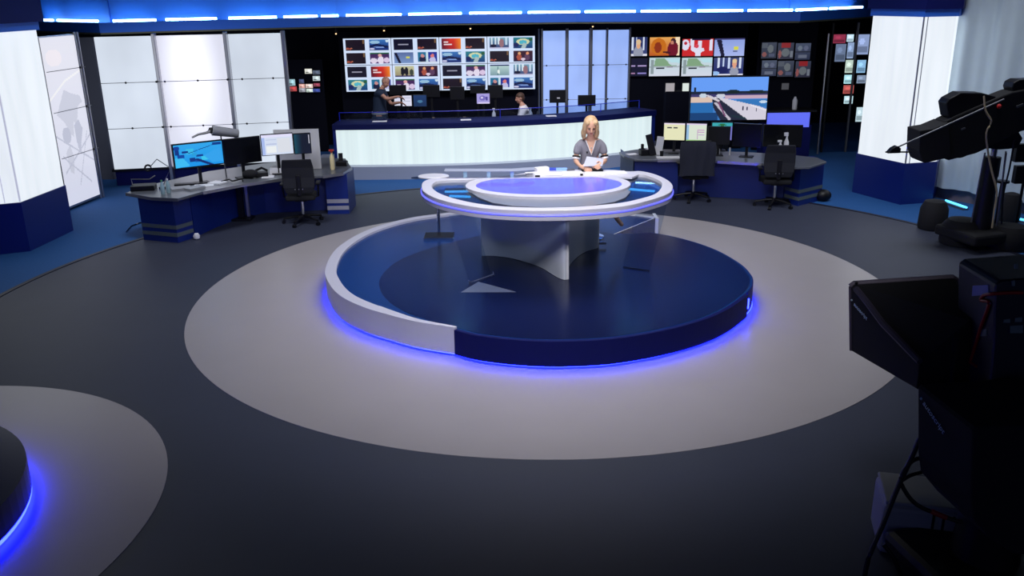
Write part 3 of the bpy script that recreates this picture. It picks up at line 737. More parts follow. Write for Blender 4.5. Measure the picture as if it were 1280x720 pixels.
# left desk
f_edge = [P2(158,241,TOPZ), P2(190,246.5,TOPZ), P2(223,248,TOPZ), P2(253,239.5,TOPZ), P2(300,230.5,TOPZ), P2(358,222,TOPZ), P2(403,219.5,TOPZ), P2(428,216,TOPZ), P2(439,209,TOPZ)]
b_edge = [P2(432,198,TOPZ), P2(400,197,TOPZ), P2(330,204,TOPZ), P2(260,214,TOPZ), P2(200,228,TOPZ), P2(170,235,TOPZ)]
t = thing('console_desk', 'left studio console desk, blue front with silver-edged grey top', 'desk', (-4.6, 14.3, 0))
MB().prism(f_edge+b_edge, TOPZ-.04, TOPZ).build('worktop', M_gworktop, t, bevel=.006)
MB().wall([p for p in f_edge[3:6]], TOPZ-.045, TOPZ+.004, -.02).build('edge_trim', M_silver, t)
MB().wall([p for p in f_edge[6:9]], TOPZ-.045, TOPZ+.004, -.02).build('edge_trim', M_silver, t)
MB().wall([p for p in f_edge[0:3]], TOPZ-.045, TOPZ+.004, -.02).build('edge_trim', M_steel, t)
cab = [P2(180,300,0), P2(223,304,0), P2(243,297.5,0)]
cabb = [cab[2]+Vector((-.2,.75)), cab[0]+Vector((-.05,.7))]
o = MB().prism(cab+cabb, 0, TOPZ-.04).build('cabinet', M_blue, t)
for z in (.1, .22):
    MB().wall(cab, z, z+.06, -.006).build('stripe', M_stripeo, o)
pan = [P2(243,298,0), P2(268,286,0), P2(300,273.5,0), P2(330,269,0)+Vector((0,.1)), P2(355,268,0)+Vector((0,.1)), P2(409,265,0)+Vector((0,.1))]
pan = [p+Vector((0,.05)) for p in pan]
MB().wall(pan, 0, TOPZ-.04, .05).build('front_panel', M_blue, t)
rc = [P2(410,268,0), P2(437,267.5,0)]; rcb = [rc[1]+Vector((-.0,.7)), rc[0]+Vector((.0,.7))]
o = MB().prism(rc+rcb, 0, TOPZ-.04).build('cabinet', M_blue, t)
for z in (.08, .2):
    MB().wall(rc, z, z+.07, -.006).build('stripe', M_stripe, o)
p = P2(312,272.5,0); MB().box((p.x, p.y-.02, .35), (.05, .05, .7)).build('leg', M_silver, t)
p = P2(303,273.5,0); MB().box((p.x, p.y, .35), (.09, .08, .7)).build('leg', M_black, t)
MB().box((p.x+.03, p.y-.05, .02), (.34, .3, .04)).build('foot_plate', M_black, t, bevel=.01)
p1, p2 = V(156, 277, 14.0), V(175, 272, 14.0)
MB().tube([(p1.x, 14.0, .02), (p1.x+.1, 14.0, .12), (p2.x-.03, 14.05, .16), (p2.x+.15, 14.1, .15)], .014).build('foot_rail', M_chrome, t, smooth=True)
def lit_ui(bgc): return pic(bgc, [('r',0,0,.1,1,(170,190,240)), ('r',.14,.72,.48,.78,(190,200,230)), ('r',.14,.5,.48,.56,(190,200,230)), ('r',.5,.1,.92,.8,(222,226,235)), ('r',.14,.1,.46,.44,(240,244,245)), ('r',0,.88,1,1,(230,228,255))])
bluescr = pic(((20,150,235),(50,170,240)), [('p',[(.0,.0),(.3,.05),(.12,.55),(0,.4)],(60,190,245)), ('r',.06,.4,.2,.55,(10,70,160)), ('r',.25,.55,.4,.8,(60,190,235)), ('r',.16,.62,.28,.72,(8,50,130)), ('r',.3,.2,.42,.38,(8,50,130)), ('r',.44,.42,.58,.5,(8,60,140)), ('r',.42,.18,.55,.28,(12,80,170)), ('r',.55,.25,.68,.42,(60,200,240)), ('l',.3,.6,.85,.9,.012,(8,60,140)), ('l',.45,.3,.75,.0,.04,(8,40,110)), ('r',.8,.85,.98,.98,(8,60,140)), ('e',.06,.85,.06,.1,(8,60,150)), ('p',[(.6,.45),(.95,.75),(1,.1),(.75,.1)],(50,165,240)), ('r',.36,.48,.46,.6,(40,160,220)), ('r',.02,.55,.1,.75,(8,50,130))])
MZ = TOPZ
disp_px('desk_monitor', 'left-desk monitor showing a cyan-blue animated cityscape', 'monitor', 217.5, 278.5, 179, 207, 14.1, 14.55, bluescr, nx=70, ny=34, stand=MZ, bez=.02)
disp_px('desk_monitor', 'switched-off black monitor right of the cyan-blue one on the left desk', 'monitor', 281, 325, 173.5, 203, 14.55, 14.9, None, stand=MZ, bez=.02, casemat=M_blackg)
disp_px('desk_monitor', 'left-desk monitor showing a bright white program window', 'monitor', 327, 366, 168, 193, 14.92, 15.1, lit_ui((215,225,245)), nx=50, ny=30, stand=MZ, bez=.012)
disp_px('desk_monitor', 'dark teal-tinted monitor at the right end of the left desk', 'monitor', 368, 388, 167.5, 191.5, 15.12, 15.2, pic((12,20,40), [('h',.5,-.2,(24,100,120)), ('r',.88,.5,.97,.95,(200,200,215))]), nx=20, ny=20, stand=MZ, bez=.012)
a, b = V(342, 180, 15.4), V(399, 176, 15.5)
slab((a.x, 15.45, TOPZ), Vector((b.x-a.x, .05, 0)), Vector((0,0,ZV(370,162,15.45)-TOPZ)), 0, .03).build('desk_screen_board', M_whitem, label='pale grey divider board standing behind the right monitors of the left desk', cat='board')
# light bar
t = thing('desk_lamp', 'silver tubular desk lamp lying across the top of the left monitors', 'lamp', tuple(V(282, 215, 14.75)[:2])+(TOPZ,))
a, b = V(265, 163, 14.75), V(298, 167, 14.95)
MB().cyl(a, b, .085, .07, 18).build('lamp_shade', M_grey, t, bevel=.01)
MB().tube([a, V(258,166,14.7), V(248,168,14.65), V(240,172,14.6)], [.03,.02,.018,.014]).build('arm', M_silver, t, smooth=True)
MB().cyl(V(262.5,163,14.72), V(265,163.2,14.75), .05, .05).build('joint', M_black, t)
MB().tube([(a.x+.1, 14.85, a.z), (a.x+.1, 14.9, TOPZ)], .012).build('pole', M_steel, t)
# arm lamp at the left end
t = thing('arm_lamp', 'small jointed arm lamp with black ring head at the left end of the left desk', 'lamp', tuple(G(203, 236, TOPZ)))
q = G(203, 236, TOPZ); Y_ = q.y
MB().cyl((q.x, Y_, TOPZ), (q.x, Y_, TOPZ+.03), .05).build('base', M_black, t)
MB().tube([V(203,235,Y_), V(208,222,Y_), V(213,210,Y_), V(196,199,Y_), V(188,208,Y_)], .008).build('arm', M_silver, t, smooth=True)
c = V(185,210,Y_)
m = MB(); m.tube([c+Vector((.05*math.cos(k*PI/6), .01*math.sin(k*PI/6), .045*math.sin(k*PI/6))) for k in range(12)], .016, 6, closed=True); m.build('ring_head', M_black, t, smooth=True)
# tray and wire at far left, bottles, papers
t = thing('wire_tray', 'black wire desk tray at the far left tip of the left desk', 'tray', tuple(G(178, 236, TOPZ)))
q = G(180, 237, TOPZ)
MB().box((q.x, q.y, TOPZ+.04), (.36, .26, .08), .2).build('tray', M_black, t, bevel=.01)
MB().tube([(q.x-.17, q.y, TOPZ+.08), (q.x-.18, q.y, TOPZ+.17), (q.x+.1, q.y+.02, TOPZ+.16), (q.x+.2, q.y+.02, TOPZ+.22)], .008).build('rail', M_silver, t, smooth=True)
for i, (px, py, lab) in enumerate([(204, 243, 'clear drinking bottle nearest the left desk corner, green cap'), (211, 241, 'second clear bottle beside the green-capped one on the left desk')]):
    q = G(px, py, TOPZ)
    t = thing('water_bottle', lab, 'bottle', tuple(q))
    MB().lathe(q, [(.03,0),(.033,.02),(.033,.14),(.015,.19),(.015,.2)], 14).build('bottle_body', mat('bottle_clear', (150,180,190), .15), t, smooth=True)
    MB().lathe(q+Vector((0,0,.2)), [(.016,0),(.016,.025)], 12).build('cap', mat('green_cap', (60,130,90), .5) if i == 0 else M_whitem, t)
def sheet(px, py, z, w, d, rz, lab, th=.006, m=None, name='paper_sheet', cat='paper', zoff=0.):
    q = G(px, py, z)
    return MB().box((q.x, q.y, z+th/2+zoff), (w, d, th), rz).build(name, m or M_paper, label=lab, cat=cat, loc=(q.x, q.y, z))
sheet(226, 236, TOPZ, .3, .21, .5, 'grey laptop base lying near the corner of the left desk', .025, M_grey, 'closed_laptop', 'laptop')
sheet(255, 232, TOPZ, .3, .2, .3, 'loose white papers on the left desk under the cyan-blue monitor')
sheet(272, 229, TOPZ, .24, .2, -.4, 'crumpled pale sheets right of the laptop on the left desk', .02)
sheet(335, 221, TOPZ, .2, .25, .2, 'small white note on the left desk between the dark monitor and the chair')
sheet(349, 216, TOPZ, .28, .22, .1, 'thick stack of white folders on the left desk behind the chair', .1)
sheet(243, 236, TOPZ, .28, .2, .9, 'grey folder under the loose papers near the left desk corner', .03, M_grey, 'folder', 'folder')
sheet(232, 231, TOPZ, .34, .12, .25, 'dark keyboard in front of the cyan-blue monitor', .025, M_black, 'keyboard', 'keyboard')
q = G(288, 228, TOPZ); MB().tube(smooth_line([(q.x-.15,q.y,TOPZ+.015),(q.x-.05,q.y+.1,TOPZ+.03),(q.x+.05,q.y-.03,TOPZ+.03),(q.x+.15,q.y+.12,TOPZ+.03),(q.x+.2,q.y+.02,TOPZ+.015)], 5), .013, 6).build('cable_coil', M_cable, label='tangled black cable on the left desk below the black monitor', cat='cable', smooth=True)
q = G(312, 224, TOPZ); MB().sph((q.x, q.y+.08, TOPZ+.075), (.14,.1,.075), 12).build('headset_bag', M_blackm, label='soft black pouch on the left desk between the monitors and the leg', cat='pouch', smooth=True)
t = thing('telephone', 'black desk telephone under the dark monitor of the left desk', 'telephone', tuple(G(327, 220, TOPZ)))
q = G(327, 220, TOPZ)
MB().box((q.x, q.y, TOPZ+.035), (.22, .2, .07), .3).build('body', M_black, t, bevel=.01)
MB().tube([(q.x-.1, q.y+.02, TOPZ+.09), (q.x, q.y+.05, TOPZ+.13), (q.x+.1, q.y+.02, TOPZ+.09)], .02).build('handset', M_black, t, smooth=True)
q = G(416, 212, TOPZ)
t = thing('pump_bottle', 'cream sanitiser bottle with red pump at the right end of the left desk', 'bottle', tuple(q))
MB().lathe(q, [(.036,0),(.04,.02),(.04,.22),(.018,.27),(.014,.3)]).build('bottle_body', M_bottle, t, smooth=True)
MB().lathe(q+Vector((0,0,.3)), [(.02,0),(.02,.02),(.045,.03),(.045,.05)]).build('pump', M_redc, t, smooth=True)
q = G(424, 207, TOPZ)
t = thing('telephone', 'small black phone behind the cream bottle on the left desk', 'telephone', tuple(q))
MB().box((q.x+.05, q.y, TOPZ+.04), (.2, .15, .08)).build('body', M_black, t, bevel=.01)
MB().box((q.x+.02, q.y+.08, TOPZ+.13), (.08, .02, .16), .2).build('display', M_blackg, t)
q = G(246, 298.5, 0)
MB().lathe((q.x+.02, q.y-.05, .004), [(.02,0),(.05,.02),(.055,.06),(.03,.1)], 12).build('paper_cup', M_whitem, label='crumpled white cup on the floor by the left desk cabinet', cat='cup', smooth=True)

# right desk
fr = [P2(774,190,TOPZ), P2(780,195,TOPZ), P2(793,199,TOPZ), P2(822,199.5,TOPZ), P2(850,199,TOPZ), P2(897,201,TOPZ), P2(952,204,TOPZ), P2(985,209,TOPZ), P2(1012,208.5,TOPZ), P2(1033,202,TOPZ)]
bk_ = [P2(1022,197,TOPZ), P2(985,193,TOPZ), P2(930,190,TOPZ), P2(850,187,TOPZ), P2(800,186,TOPZ)]
t = thing('console_desk', 'right studio console desk, blue front with grey curved ends', 'desk', (4.1, 15.3, 0))
MB().prism(fr+bk_, TOPZ-.04, TOPZ).build('worktop', M_gworktop, t, bevel=.006)
MB().wall(fr[3:5], TOPZ-.045, TOPZ+.004, -.02).build('edge_trim', M_silver, t)
MB().wall(fr[5:7], TOPZ-.045, TOPZ+.004, -.02).build('edge_trim', M_silver, t)
lp = [P2(792,240,0), P2(840,245,0)]
o = MB().prism([fr[2]+Vector((.02,.1)), fr[4]+Vector((0,.1)), fr[4]+Vector((0,.6)), fr[2]+Vector((.02,.6))], 0, TOPZ-.04).build('cabinet', M_blue, t)
MB().prism([fr[0]+Vector((.05,.12)), fr[2]+Vector((.0,.12)), fr[2]+Vector((.0,.5)), fr[0]+Vector((.1,.6))], 0, TOPZ-.04).build('end_panel', mat('slate_panel', (60,74,110), .5), t)
MB().wall([fr[4]+Vector((-.02,.35)), P2(935,249,0), P2(985,252,0)], 0, TOPZ-.04, .05).build('front_panel', M_blue, t)
rc = [P2(980,253,0), P2(997,258,0), P2(1026,250.5,0)]
o = MB().prism(rc+[rc[2]+Vector((.0,.6)), rc[0]+Vector((0,.6))], 0, TOPZ-.04).build('cabinet', M_blue, t)
for z in (.1, .23):
    MB().wall(rc, z, z+.06, -.006).build('stripe', M_stripeo, o)
p = P2(908,239,0); MB().box((p.x, p.y-.04, .35), (.06, .05, .7)).build('leg', M_steel, t)
p = P2(900,239,0); MB().box((p.x, p.y, .35), (.1, .08, .7)).build('leg', M_black, t)
cream = pic((232,232,190), [('r',.16,.68,.38,.76,(60,60,70)), ('r',.46,.7,.64,.76,(60,60,70)), ('r',0,.94,1,1,(240,225,245))])
cream2 = pic((220,232,215), [('r',0,0,.12,1,(150,190,225)), ('r',.55,.6,.9,.66,(200,120,200)), ('r',.55,.5,.9,.54,(200,120,200)), ('r',.6,.34,.9,.38,(190,150,210)), ('r',.55,.1,.58,.6,(180,110,190)), ('r',0,0,1,.08,(150,200,120)), ('r',0,.93,1,1,(225,210,240))])
disp_px('desk_monitor', 'cream monitor with one dark text line, left one of the bright pair, right desk', 'monitor', 830, 856, 154, 175, 16.5, 16.4, cream, nx=40, ny=26, stand=MZ, bez=.012)
disp_px('desk_monitor', 'cream monitor with purple boxes, right one of the bright pair, right desk', 'monitor', 858, 883, 154.5, 176.5, 16.4, 16.3, cream2, nx=40, ny=26, stand=MZ, bez=.012)
disp_px('desk_monitor', 'monitor with a teal picture strip partly hidden, middle of the right desk', 'monitor', 890, 915, 153.5, 175, 16.7, 16.65, pic((12,16,30), [('r',0,.78,1,1,(60,170,180)), ('r',.92,0,1,.8,(120,120,200)), ('e',.5,.88,.2,.06,(40,110,60))]), nx=24, ny=20, stand=MZ, bez=.012)
disp_px('desk_monitor', 'black monitor in front of the teal strip monitor on the right desk', 'monitor', 886, 912, 159, 180, 16.2, 16.15, None, stand=MZ, bez=.012)
disp_px('desk_monitor', 'wide black monitor under the television on the right desk', 'monitor', 917, 951, 155.5, 183, 16.1, 15.9, None, stand=MZ, bez=.014, casemat=M_blackg)
disp_px('desk_monitor', 'big black monitor at the right end of the right desk', 'monitor', 955, 1002, 157, 183, 16.75, 16.6, None, stand=MZ, bez=.014, casemat=M_blackg)
q = V(825, 168, 16.4)
MB().box((q.x, 16.4, TOPZ+.17), (.13, .02, .34), .1, rot=Matrix.Rotation(.12, 3, 'Y')).build('upright_folder', M_whitem, label='pale folder standing upright left of the cream monitors', cat='folder', loc=(q.x, 16.4, TOPZ))
t = thing('studio_telephone', 'black telephone with pale buttons on the left end of the right desk', 'telephone', tuple(G(806, 194, TOPZ)))
q = G(806, 194, TOPZ)
MB().box((q.x, q.y, TOPZ+.06), (.2, .16, .12), .2).build('body', M_black, t, bevel=.015)
MB().box((q.x-.05, q.y, TOPZ+.16), (.05, .05, .1), .2).build('handset', M_black, t, bevel=.01)
MB().box((q.x+.04, q.y-.05, TOPZ+.13), (.08, .05, .02), .2).build('buttons', M_whitem, t)
q = V(814, 172, 16.3)
MB().box((q.x, 16.3, TOPZ+.2), (.12, .03, .4), 0, rot=Matrix.Rotation(-.25, 3, 'Y')).build('small_screen', M_black, label='small tilted black screen at the left tip of the right desk', cat='screen', loc=(q.x, 16.3, TOPZ))
q = G(827, 195, TOPZ)
MB().lathe(q, [(.03,0),(.036,.09),(.033,.09),(.026,.005)]).build('mug', M_black, label='black mug left of the jacket-covered chair', cat='mug', smooth=True)
q = G(818.5, 194, TOPZ)
MB().lathe(q, [(.02,0),(.022,.12),(.012,.15),(.012,.17)]).build('tall_bottle', M_whitem, label='slim white bottle next to the black mug on the right desk', cat='bottle', smooth=True)
sheet(835, 197.5, TOPZ, .42, .13, 0, 'white keyboard at the front edge of the right desk', .02, M_whitem, 'keyboard', 'keyboard')
sheet(840, 191, TOPZ, .35, .2, .2, 'dark grey binder behind the white keyboard on the right desk', .04, M_steel, 'binder', 'binder')
sheet(790, 193, TOPZ, .2, .14, .4, 'note sheets at the left tip of the right desk', .01)
q = G(982, 190.5, TOPZ)
for dx, s_, lab in ((0, 1.35, 'white spray bottle on the right desk before the big black monitor'), (-.11, .85, 'short white jar beside the spray bottle on the right desk')):
    t = thing('spray_bottle', lab, 'bottle', (q.x+dx, q.y, TOPZ)); c = Vector((q.x+dx, q.y, TOPZ))
    MB().lathe(c, [(.04,0),(.045,.02*s_),(.045,.14*s_),(.016,.2*s_),(.016,.23*s_)]).build('bottle_body', M_whitem, t, smooth=True)
    MB().box(c+Vector((-.015, 0, .25*s_)), (.08, .03, .05*s_)).build('trigger' if s_ > 1 else 'lid', M_whitem, t, bevel=.008)
q = G(898, 194, TOPZ)
MB().lathe(q, [(.02,0),(.022,.1),(.012,.13),(.012,.15)]).build('small_bottle', M_whitem, label='small pale bottle between the two right chairs on the desk', cat='bottle', smooth=True)
q = G(912, 194, TOPZ)
MB().lathe(q, [(.016,0),(.016,.14)]).build('marker_pen', M_whitem, label='upright marker right of the small pale bottle on the right desk', cat='pen')
# mouse-like black bag on floor by right desk
q = G(1028, 251, 0)
MB().sph((q.x, q.y, .1), (.15, .13, .11)).build('floor_bag', M_black, label='small black bag on the floor at the right end of the right desk', cat='bag', smooth=True)

# ---------- office chairs ----------
def office_chair(label, w=.5, jacket=False):
    t = thing('office_chair', label, 'chair', (0,0,0))
    # faces +Y
    MB().box((0, .02, .47), (.48, .46, .09)).build('seat', M_blackm, t, bevel=.03, bseg=3)
    m = MB(); pts = []
    zs = [.56, .66, .82, .99, 1.13]; ws = [w*.85, w*1.0, w*1.04, w*1.02, w*.92]; ys = [-.23, -.25, -.25, -.27, -.31]
    lo = []; 
    for k in range(len(zs)-1):
        m.hexa([(-ws[k]/2, ys[k], zs[k]), (ws[k]/2, ys[k], zs[k]), (ws[k]/2, ys[k]+.05, zs[k]), (-ws[k]/2, ys[k]+.05, zs[k])],
               [(-ws[k+1]/2, ys[k+1], zs[k+1]), (ws[k+1]/2, ys[k+1], zs[k+1]), (ws[k+1]/2, ys[k+1]+.05, zs[k+1]), (-ws[k+1]/2, ys[k+1]+.05, zs[k+1])])
    b = m.build('backrest', mat('chair_mesh', (24,26,36), .7), t, bevel=.012)
    MB().box((0, -.26, .7), (.07, .03, .34)).build('back_support', M_black, t, bevel=.01)
    if not jacket:
        for dx in (-.06, 0, .06): MB().box((dx, -.285, .64), (.016, .01, .016)).build('stud', M_silver, b)
    MB().cyl((0,0,.12), (0,0,.43), .028).build('gas_lift', M_chrome, t, smooth=True)
    MB().box((0, 0, .415), (.2, .24, .04)).build('mechanism', M_black, t, bevel=.01)
    for s_ in (-1, 1):
        MB().tube([(s_*.2, .0, .44), (s_*.28, .0, .46), (s_*.29, -.05, .62), (s_*.29, -.02, .68)], .016).build('arm_support', M_black, t, smooth=True)
        MB().box((s_*.29, .0, .69), (.07, .25, .03)).build('armrest', M_black, t, bevel=.01)
    for k in range(5):
        a = PI/2+k*2*PI/5+.25
        d = Vector((math.cos(a), math.sin(a), 0))
        leg = MB().tube([(0,0,.13), d*.17+Vector((0,0,.115)), d*.33+Vector((0,0,.085))], [.03,.022,.017]).build('base_leg', M_black, t, smooth=True)
        m = MB(); s2 = Vector((-d.y, d.x, 0)); c = d*.33+Vector((0,0,.032))
        m.cyl(c-s2*.024, c-s2*.006, .032); m.cyl(c+s2*.006, c+s2*.024, .032); m.cyl(c, c+Vector((0,0,.05)), .008); m.build('caster', M_black, leg, smooth=True)
    MB().cyl((0,0,.09), (0,0,.16), .045).build('hub', M_black, t, smooth=True)
    if jacket:
        m = MB()
        n = 14; rows_ = []
        for j in range(9):
            z = 1.12-j*.075; ww = .60+.03*math.sin(j*.8)+(.03 if j > 3 else 0)
            rows_.append([Vector((-ww/2+ww*i/n, -.335+.015*math.sin(i*1.7+j*.3)-.02*(j > 0)+.25*(abs(i/n-.5)**2)*.6, z-.02*(abs(i/n-.5)*2)**2)) for i in range(n+1)])
        lo = [[m.bm.verts.new(p) for p in r] for r in rows_]
        hi = [[m.bm.verts.new(p+Vector((0,.03,0))) for p in r] for r in rows_]
        for g in (lo, hi):
            for j in range(8):
                for i in range(n): m.bm.faces.new((g[j][i], g[j][i+1], g[j+1][i+1], g[j+1][i]))
        for i in range(n):
            m.bm.faces.new((lo[0][i], lo[0][i+1], hi[0][i+1], hi[0][i])); m.bm.faces.new((lo[8][i], lo[8][i+1], hi[8][i+1], hi[8][i]))
        for j in range(8):
            m.bm.faces.new((lo[j][0], lo[j+1][0], hi[j+1][0], hi[j][0])); m.bm.faces.new((lo[j][n], lo[j+1][n], hi[j+1][n], hi[j][n]))
        m.build('draped_cover', mat('draped_cloth', (22,26,44), .8), t, smooth=True)
    return t
ch = office_chair('black office chair with its back to us at the left desk')
c_ = G(380, 279); ch.location = (c_.x, c_.y, 0); ch.rotation_euler = (0,0,.12)
ch2 = dup(ch, (G(967, 258).x, G(967, 258).y, 0), -.12, 'black office chair at the right desk, the right one of its two chairs')
ch3 = office_chair('office chair with a wide dark cloth draped over its back at the right desk', .5, True)
c_ = G(866, 250); ch3.location = (c_.x, c_.y, 0); ch3.rotation_euler = (0,0,-.05)
# a third plain chair tucked in the newsroom, seen behind the seated man
c_ = V(700, 140, 19.75)

# =====================================================================
# PODIUM
# =====================================================================
DZ = .32
ox, oy, orr = .42, 10.56, 2.42
arc0 = math.atan2(P2(571,411,DZ).y-oy, P2(571,411,DZ).x-ox)
arc1 = math.atan2(P2(812,291,DZ).y-oy, P2(812,291,DZ).x-ox)
fpx = [(571,411.5), (600,418.5), (650,424), (700,425.5), (762,422.5), (825,412.5), (875,399), (905,386), (927,371), (938,360), (940.5,350), (936,341), (925,330), (900,315), (875,305), (845,296.5), (825,292.5), (811,290.5)]
front = [Vector((p.x, p.y)) for p in smooth_line([G(x, y, DZ) for x, y in fpx], 4)]
notch = [P2(797,296,DZ), P2(768,293,DZ), P2(819,272.5,DZ)]
backr = [P2(797,269.5,DZ), P2(774,267,DZ)]
leftpx = [(560,268.5), (512,275.5), (462,290), (425,312), (410,338), (415,357), (430,373), (457,386), (485,394.5), (522,404)]
leftp = [P2(x, y, DZ) for x, y in leftpx]
# back edge hidden behind the desk: continue the crescent
bc = [backr[-1]+Vector((-.9,.35)), Vector((.1, 14.35)), leftp[0]+Vector((.75,.42))]
rear = smooth_line([Vector((p.x, p.y, 0)) for p in [backr[-1]]+bc+leftp+[front[0]]], 5)
rear = [Vector((p.x, p.y)) for p in rear]
outline = front+notch+backr[:1]+rear[:-1]
t = thing('podium', 'round raised podium with blue top, white rim at the left and blue light underneath', 'podium', (ox, oy, 0))
MB().prism(outline, .07, DZ).build('deck', [M_deck], t)
ins = [p+(Vector((ox, oy))-p).normalized()*.28 for p in outline]
# recessed dark foot + led strip
MB().prism([p+(Vector((ox, oy+.4))-p).normalized()*.3 for p in outline], .008, .07).build('foot', M_navyd, t)
def led_line(pts, z=.045, r=.018, nm='led_strip', m=None): return MB().tube([(p.x, p.y, z) for p in pts], r, 6).build(nm, m or M_led, t)
lf = [p+(Vector((ox, oy+.4))-p).normalized()*.0 for p in front]
led_line(lf)
lr = [p+(Vector((ox, oy+.4))-p).normalized()*.01 for p in rear]
led_line(lr[int(len(lr)*.45):])
# dark fascia on the front arc: slightly proud panel ending in a small lit notch
k_end = min(range(len(front)), key=lambda i: (front[i]-P2(924,378,DZ*.7)).length)
fa = offset(front, -.045)
MB().wall(fa[:k_end+1], .05, DZ+.004, .045).build('fascia', mat('fascia_navy', (8,14,78), .6, spec=.15), t)
MB().box((fa[k_end].x+.015, fa[k_end].y+.04, .2), (.02, .02, .12)).build('led_strip', M_led, t)
MB().wall(front[k_end+1:], .03, DZ-.002, -.012).build('fascia', M_navyd, t)
# white fascia and rim along the left
cut = rear[next(i for i, p in enumerate(rear) if p.y <= leftp[0].y+.3 and p.x < 0):]
M_rim = mat('podium_white', (186,186,204), .35)
MB().wall(cut, .05, DZ+.004, -.03).build('white_fascia', M_rim, t)
n = len(cut)
w_ = [(.11 if i < n-14 else .11*(n-1-i)/13+.004) for i in range(n)]
inner = [c_+(offset(cut, 1.)[i]-cut[i]).normalized()*w_[i] for i, c_ in enumerate(cut)]
m = MB(); m.prism([p for p in offset(cut, -.03)]+inner[::-1], DZ, DZ+.03); m.build('white_rim', M_rim, t)
# white sides of the back step, right
A, B = P2(768,293,DZ), P2(819,272.5,DZ)
MB().wall([B, A], .012, DZ+.004, -.014).build('white_riser', M_white, t)
MB().wall([backr[1]+Vector((-.3,.1)), backr[1], backr[0], B], DZ, DZ+.02, -.05).build('white_rim', M_white, t)
MB().prism([B+Vector((.0,-.02)), B+Vector((.05,-.02)), B+Vector((.05,.3)), B+Vector((0,.3))], .012, DZ).build('white_riser', M_white, t)
# darker inner circle of the deck
ic = circ(.62, 10.1, 1.78, 80)
ic = [p for p in ic]
dl = smooth_line([G(x, y, DZ) for x, y in ((768,293), (700,282), (640,286), (590,297), (540,310), (500,325), (480,341), (474,356), (482,373), (505,389), (535,400), (563,408))], 4)
MB().prism([p+(Vector((ox, oy))-p).normalized()*.03 for p in front[1:-1]]+[Vector((p.x, p.y)) for p in dl], DZ, DZ+.004).build('deck_inlay', M_decki, t)
# pale wedge on the deck, left
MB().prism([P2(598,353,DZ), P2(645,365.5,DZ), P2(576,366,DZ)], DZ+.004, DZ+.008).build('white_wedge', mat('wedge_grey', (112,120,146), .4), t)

# second podium at the left edge
t = thing('podium', 'second dark podium with blue light, cut off by the lower left corner', 'podium', (-5.04, 5.38, 0))
MB().prism(circ(-5.04, 5.38, 1.45, 80), .07, .3).build('deck', M_decki, t)
MB().prism(circ(-5.04, 5.38, 1.2, 60), .008, .07).build('foot', M_navyd, t)
c2_ = circ(-5.04, 5.38, 1.43, 80)
MB().tube([(p.x, p.y, .045) for p in c2_], .018, 6, closed=True).build('led_strip', M_led, t)

# =====================================================================
# ANCHOR DESK
# =====================================================================
TZ_ = 1.36
outer_px = [(527,233), (530,226.5), (544,222.8), (586,221.5), (635,219.5), (665,214.5), (700,212.3), (760,212), (785,214), (801,213.8), (818,217.5), (833,224), (840.5,231), (839,239), (829,244.5), (811,250.2), (782.5,257), (740,261), (700,262.6), (655,262.6), (608,260), (573,254.8), (545,247.5), (530,239.5)]
inner_px = [(540,232), (543,228), (552,225.2), (590,223.8), (635,223), (665,220), (700,219), (760,218.5), (785,218.6), (801,217.6), (813,220.5), (825,226), (827.5,231), (824,238), (817,243), (803,247.4), (778,253), (738,257.2), (699,259), (657,259.2), (612,256.3), (578,250.5), (553,243), (542,236.5)]
oo = [Vector((p.x, p.y)) for p in smooth_line([G(x, y, TZ_) for x, y in outer_px], 5, True)]
ii = [Vector((p.x, p.y)) for p in smooth_line([G(x, y, TZ_) for x, y in inner_px], 5, True)]
dc = sum(oo, Vector((0,0)))/len(oo)
t = thing('anchor_desk', 'large white oval presenter desk with violet glowing centre on a curved pedestal', 'desk', (dc.x, dc.y, DZ))
RB = TZ_-.125
M_desk = mat('desk_white', (196,194,206), .3)
MB().ring(oo, ii, RB, TZ_).build('ring_top', M_desk, t, bevel=.006, smooth=True)
edge = [p+(p-dc).normalized()*.004 for p in oo]
MB().tube([(p.x, p.y, TZ_-.062) for p in edge], .011, 6, closed=True).build('led_strip', M_ledv, t)
MB().prism([p+(p-dc).normalized()*.01 for p in ii], TZ_-.05, TZ_-.038).build('glass_top', M_glassd, t)
# white shelf below the glass
el = lambda cx, cy, a, b, n=64: [Vector((cx+a*math.cos(2*PI*k/n), cy+b*math.sin(2*PI*k/n))) for k in range(n)]
cl, cr_, cf, cb = G(582.5,229.5,TZ_), G(786.5,227,TZ_), G(668,246.8,TZ_), G(690,216,TZ_)
ocx, ocy, oa, ob = (cl.x+cr_.x)/2, (cf.y+cb.y)/2, (cr_.x-cl.x)/2, (cb.y-cf.y)/2
yb_ = G(680, 221.8, TZ_).y
def clipy(pts, y): return [Vector((p.x, min(p.y, y))) for p in pts]
MB().ring(clipy(el(ocx, ocy, oa, ob), yb_), clipy(el(ocx+.01, ocy-.02, oa*.885, ob*.79), yb_-.03), TZ_-.035, TZ_+.004).build('centre_ring', M_desk, t)
MB().prism(clipy(el(ocx+.01, ocy-.02, oa*.89, ob*.80), yb_-.025), TZ_-.03, TZ_-.002).build('centre_screen', M_oval, t)
rt = [P2(x, y, TZ_) for x, y in ((655,221.4), (665,216), (700,214), (760,213.6), (785,215.4), (799,217.2), (790,221.4))]
MB().prism(rt[::-1], TZ_-.025, TZ_-.004).build('rear_table', M_desk, t)
MB().prism(el(ocx+.0, ocy-.05, oa*.80, ob*.8), RB+.0, RB+.02).build('lower_shelf', M_desk, t)
fp = [P2(x, y, TZ_-.03) for x, y in ((588,240), (598,247), (615,253.5), (640,257.6), (670,259.2), (700,259.2), (738,257.4), (768,252.6), (782,247), (788,240), (780,234), (700,230), (600,234))]
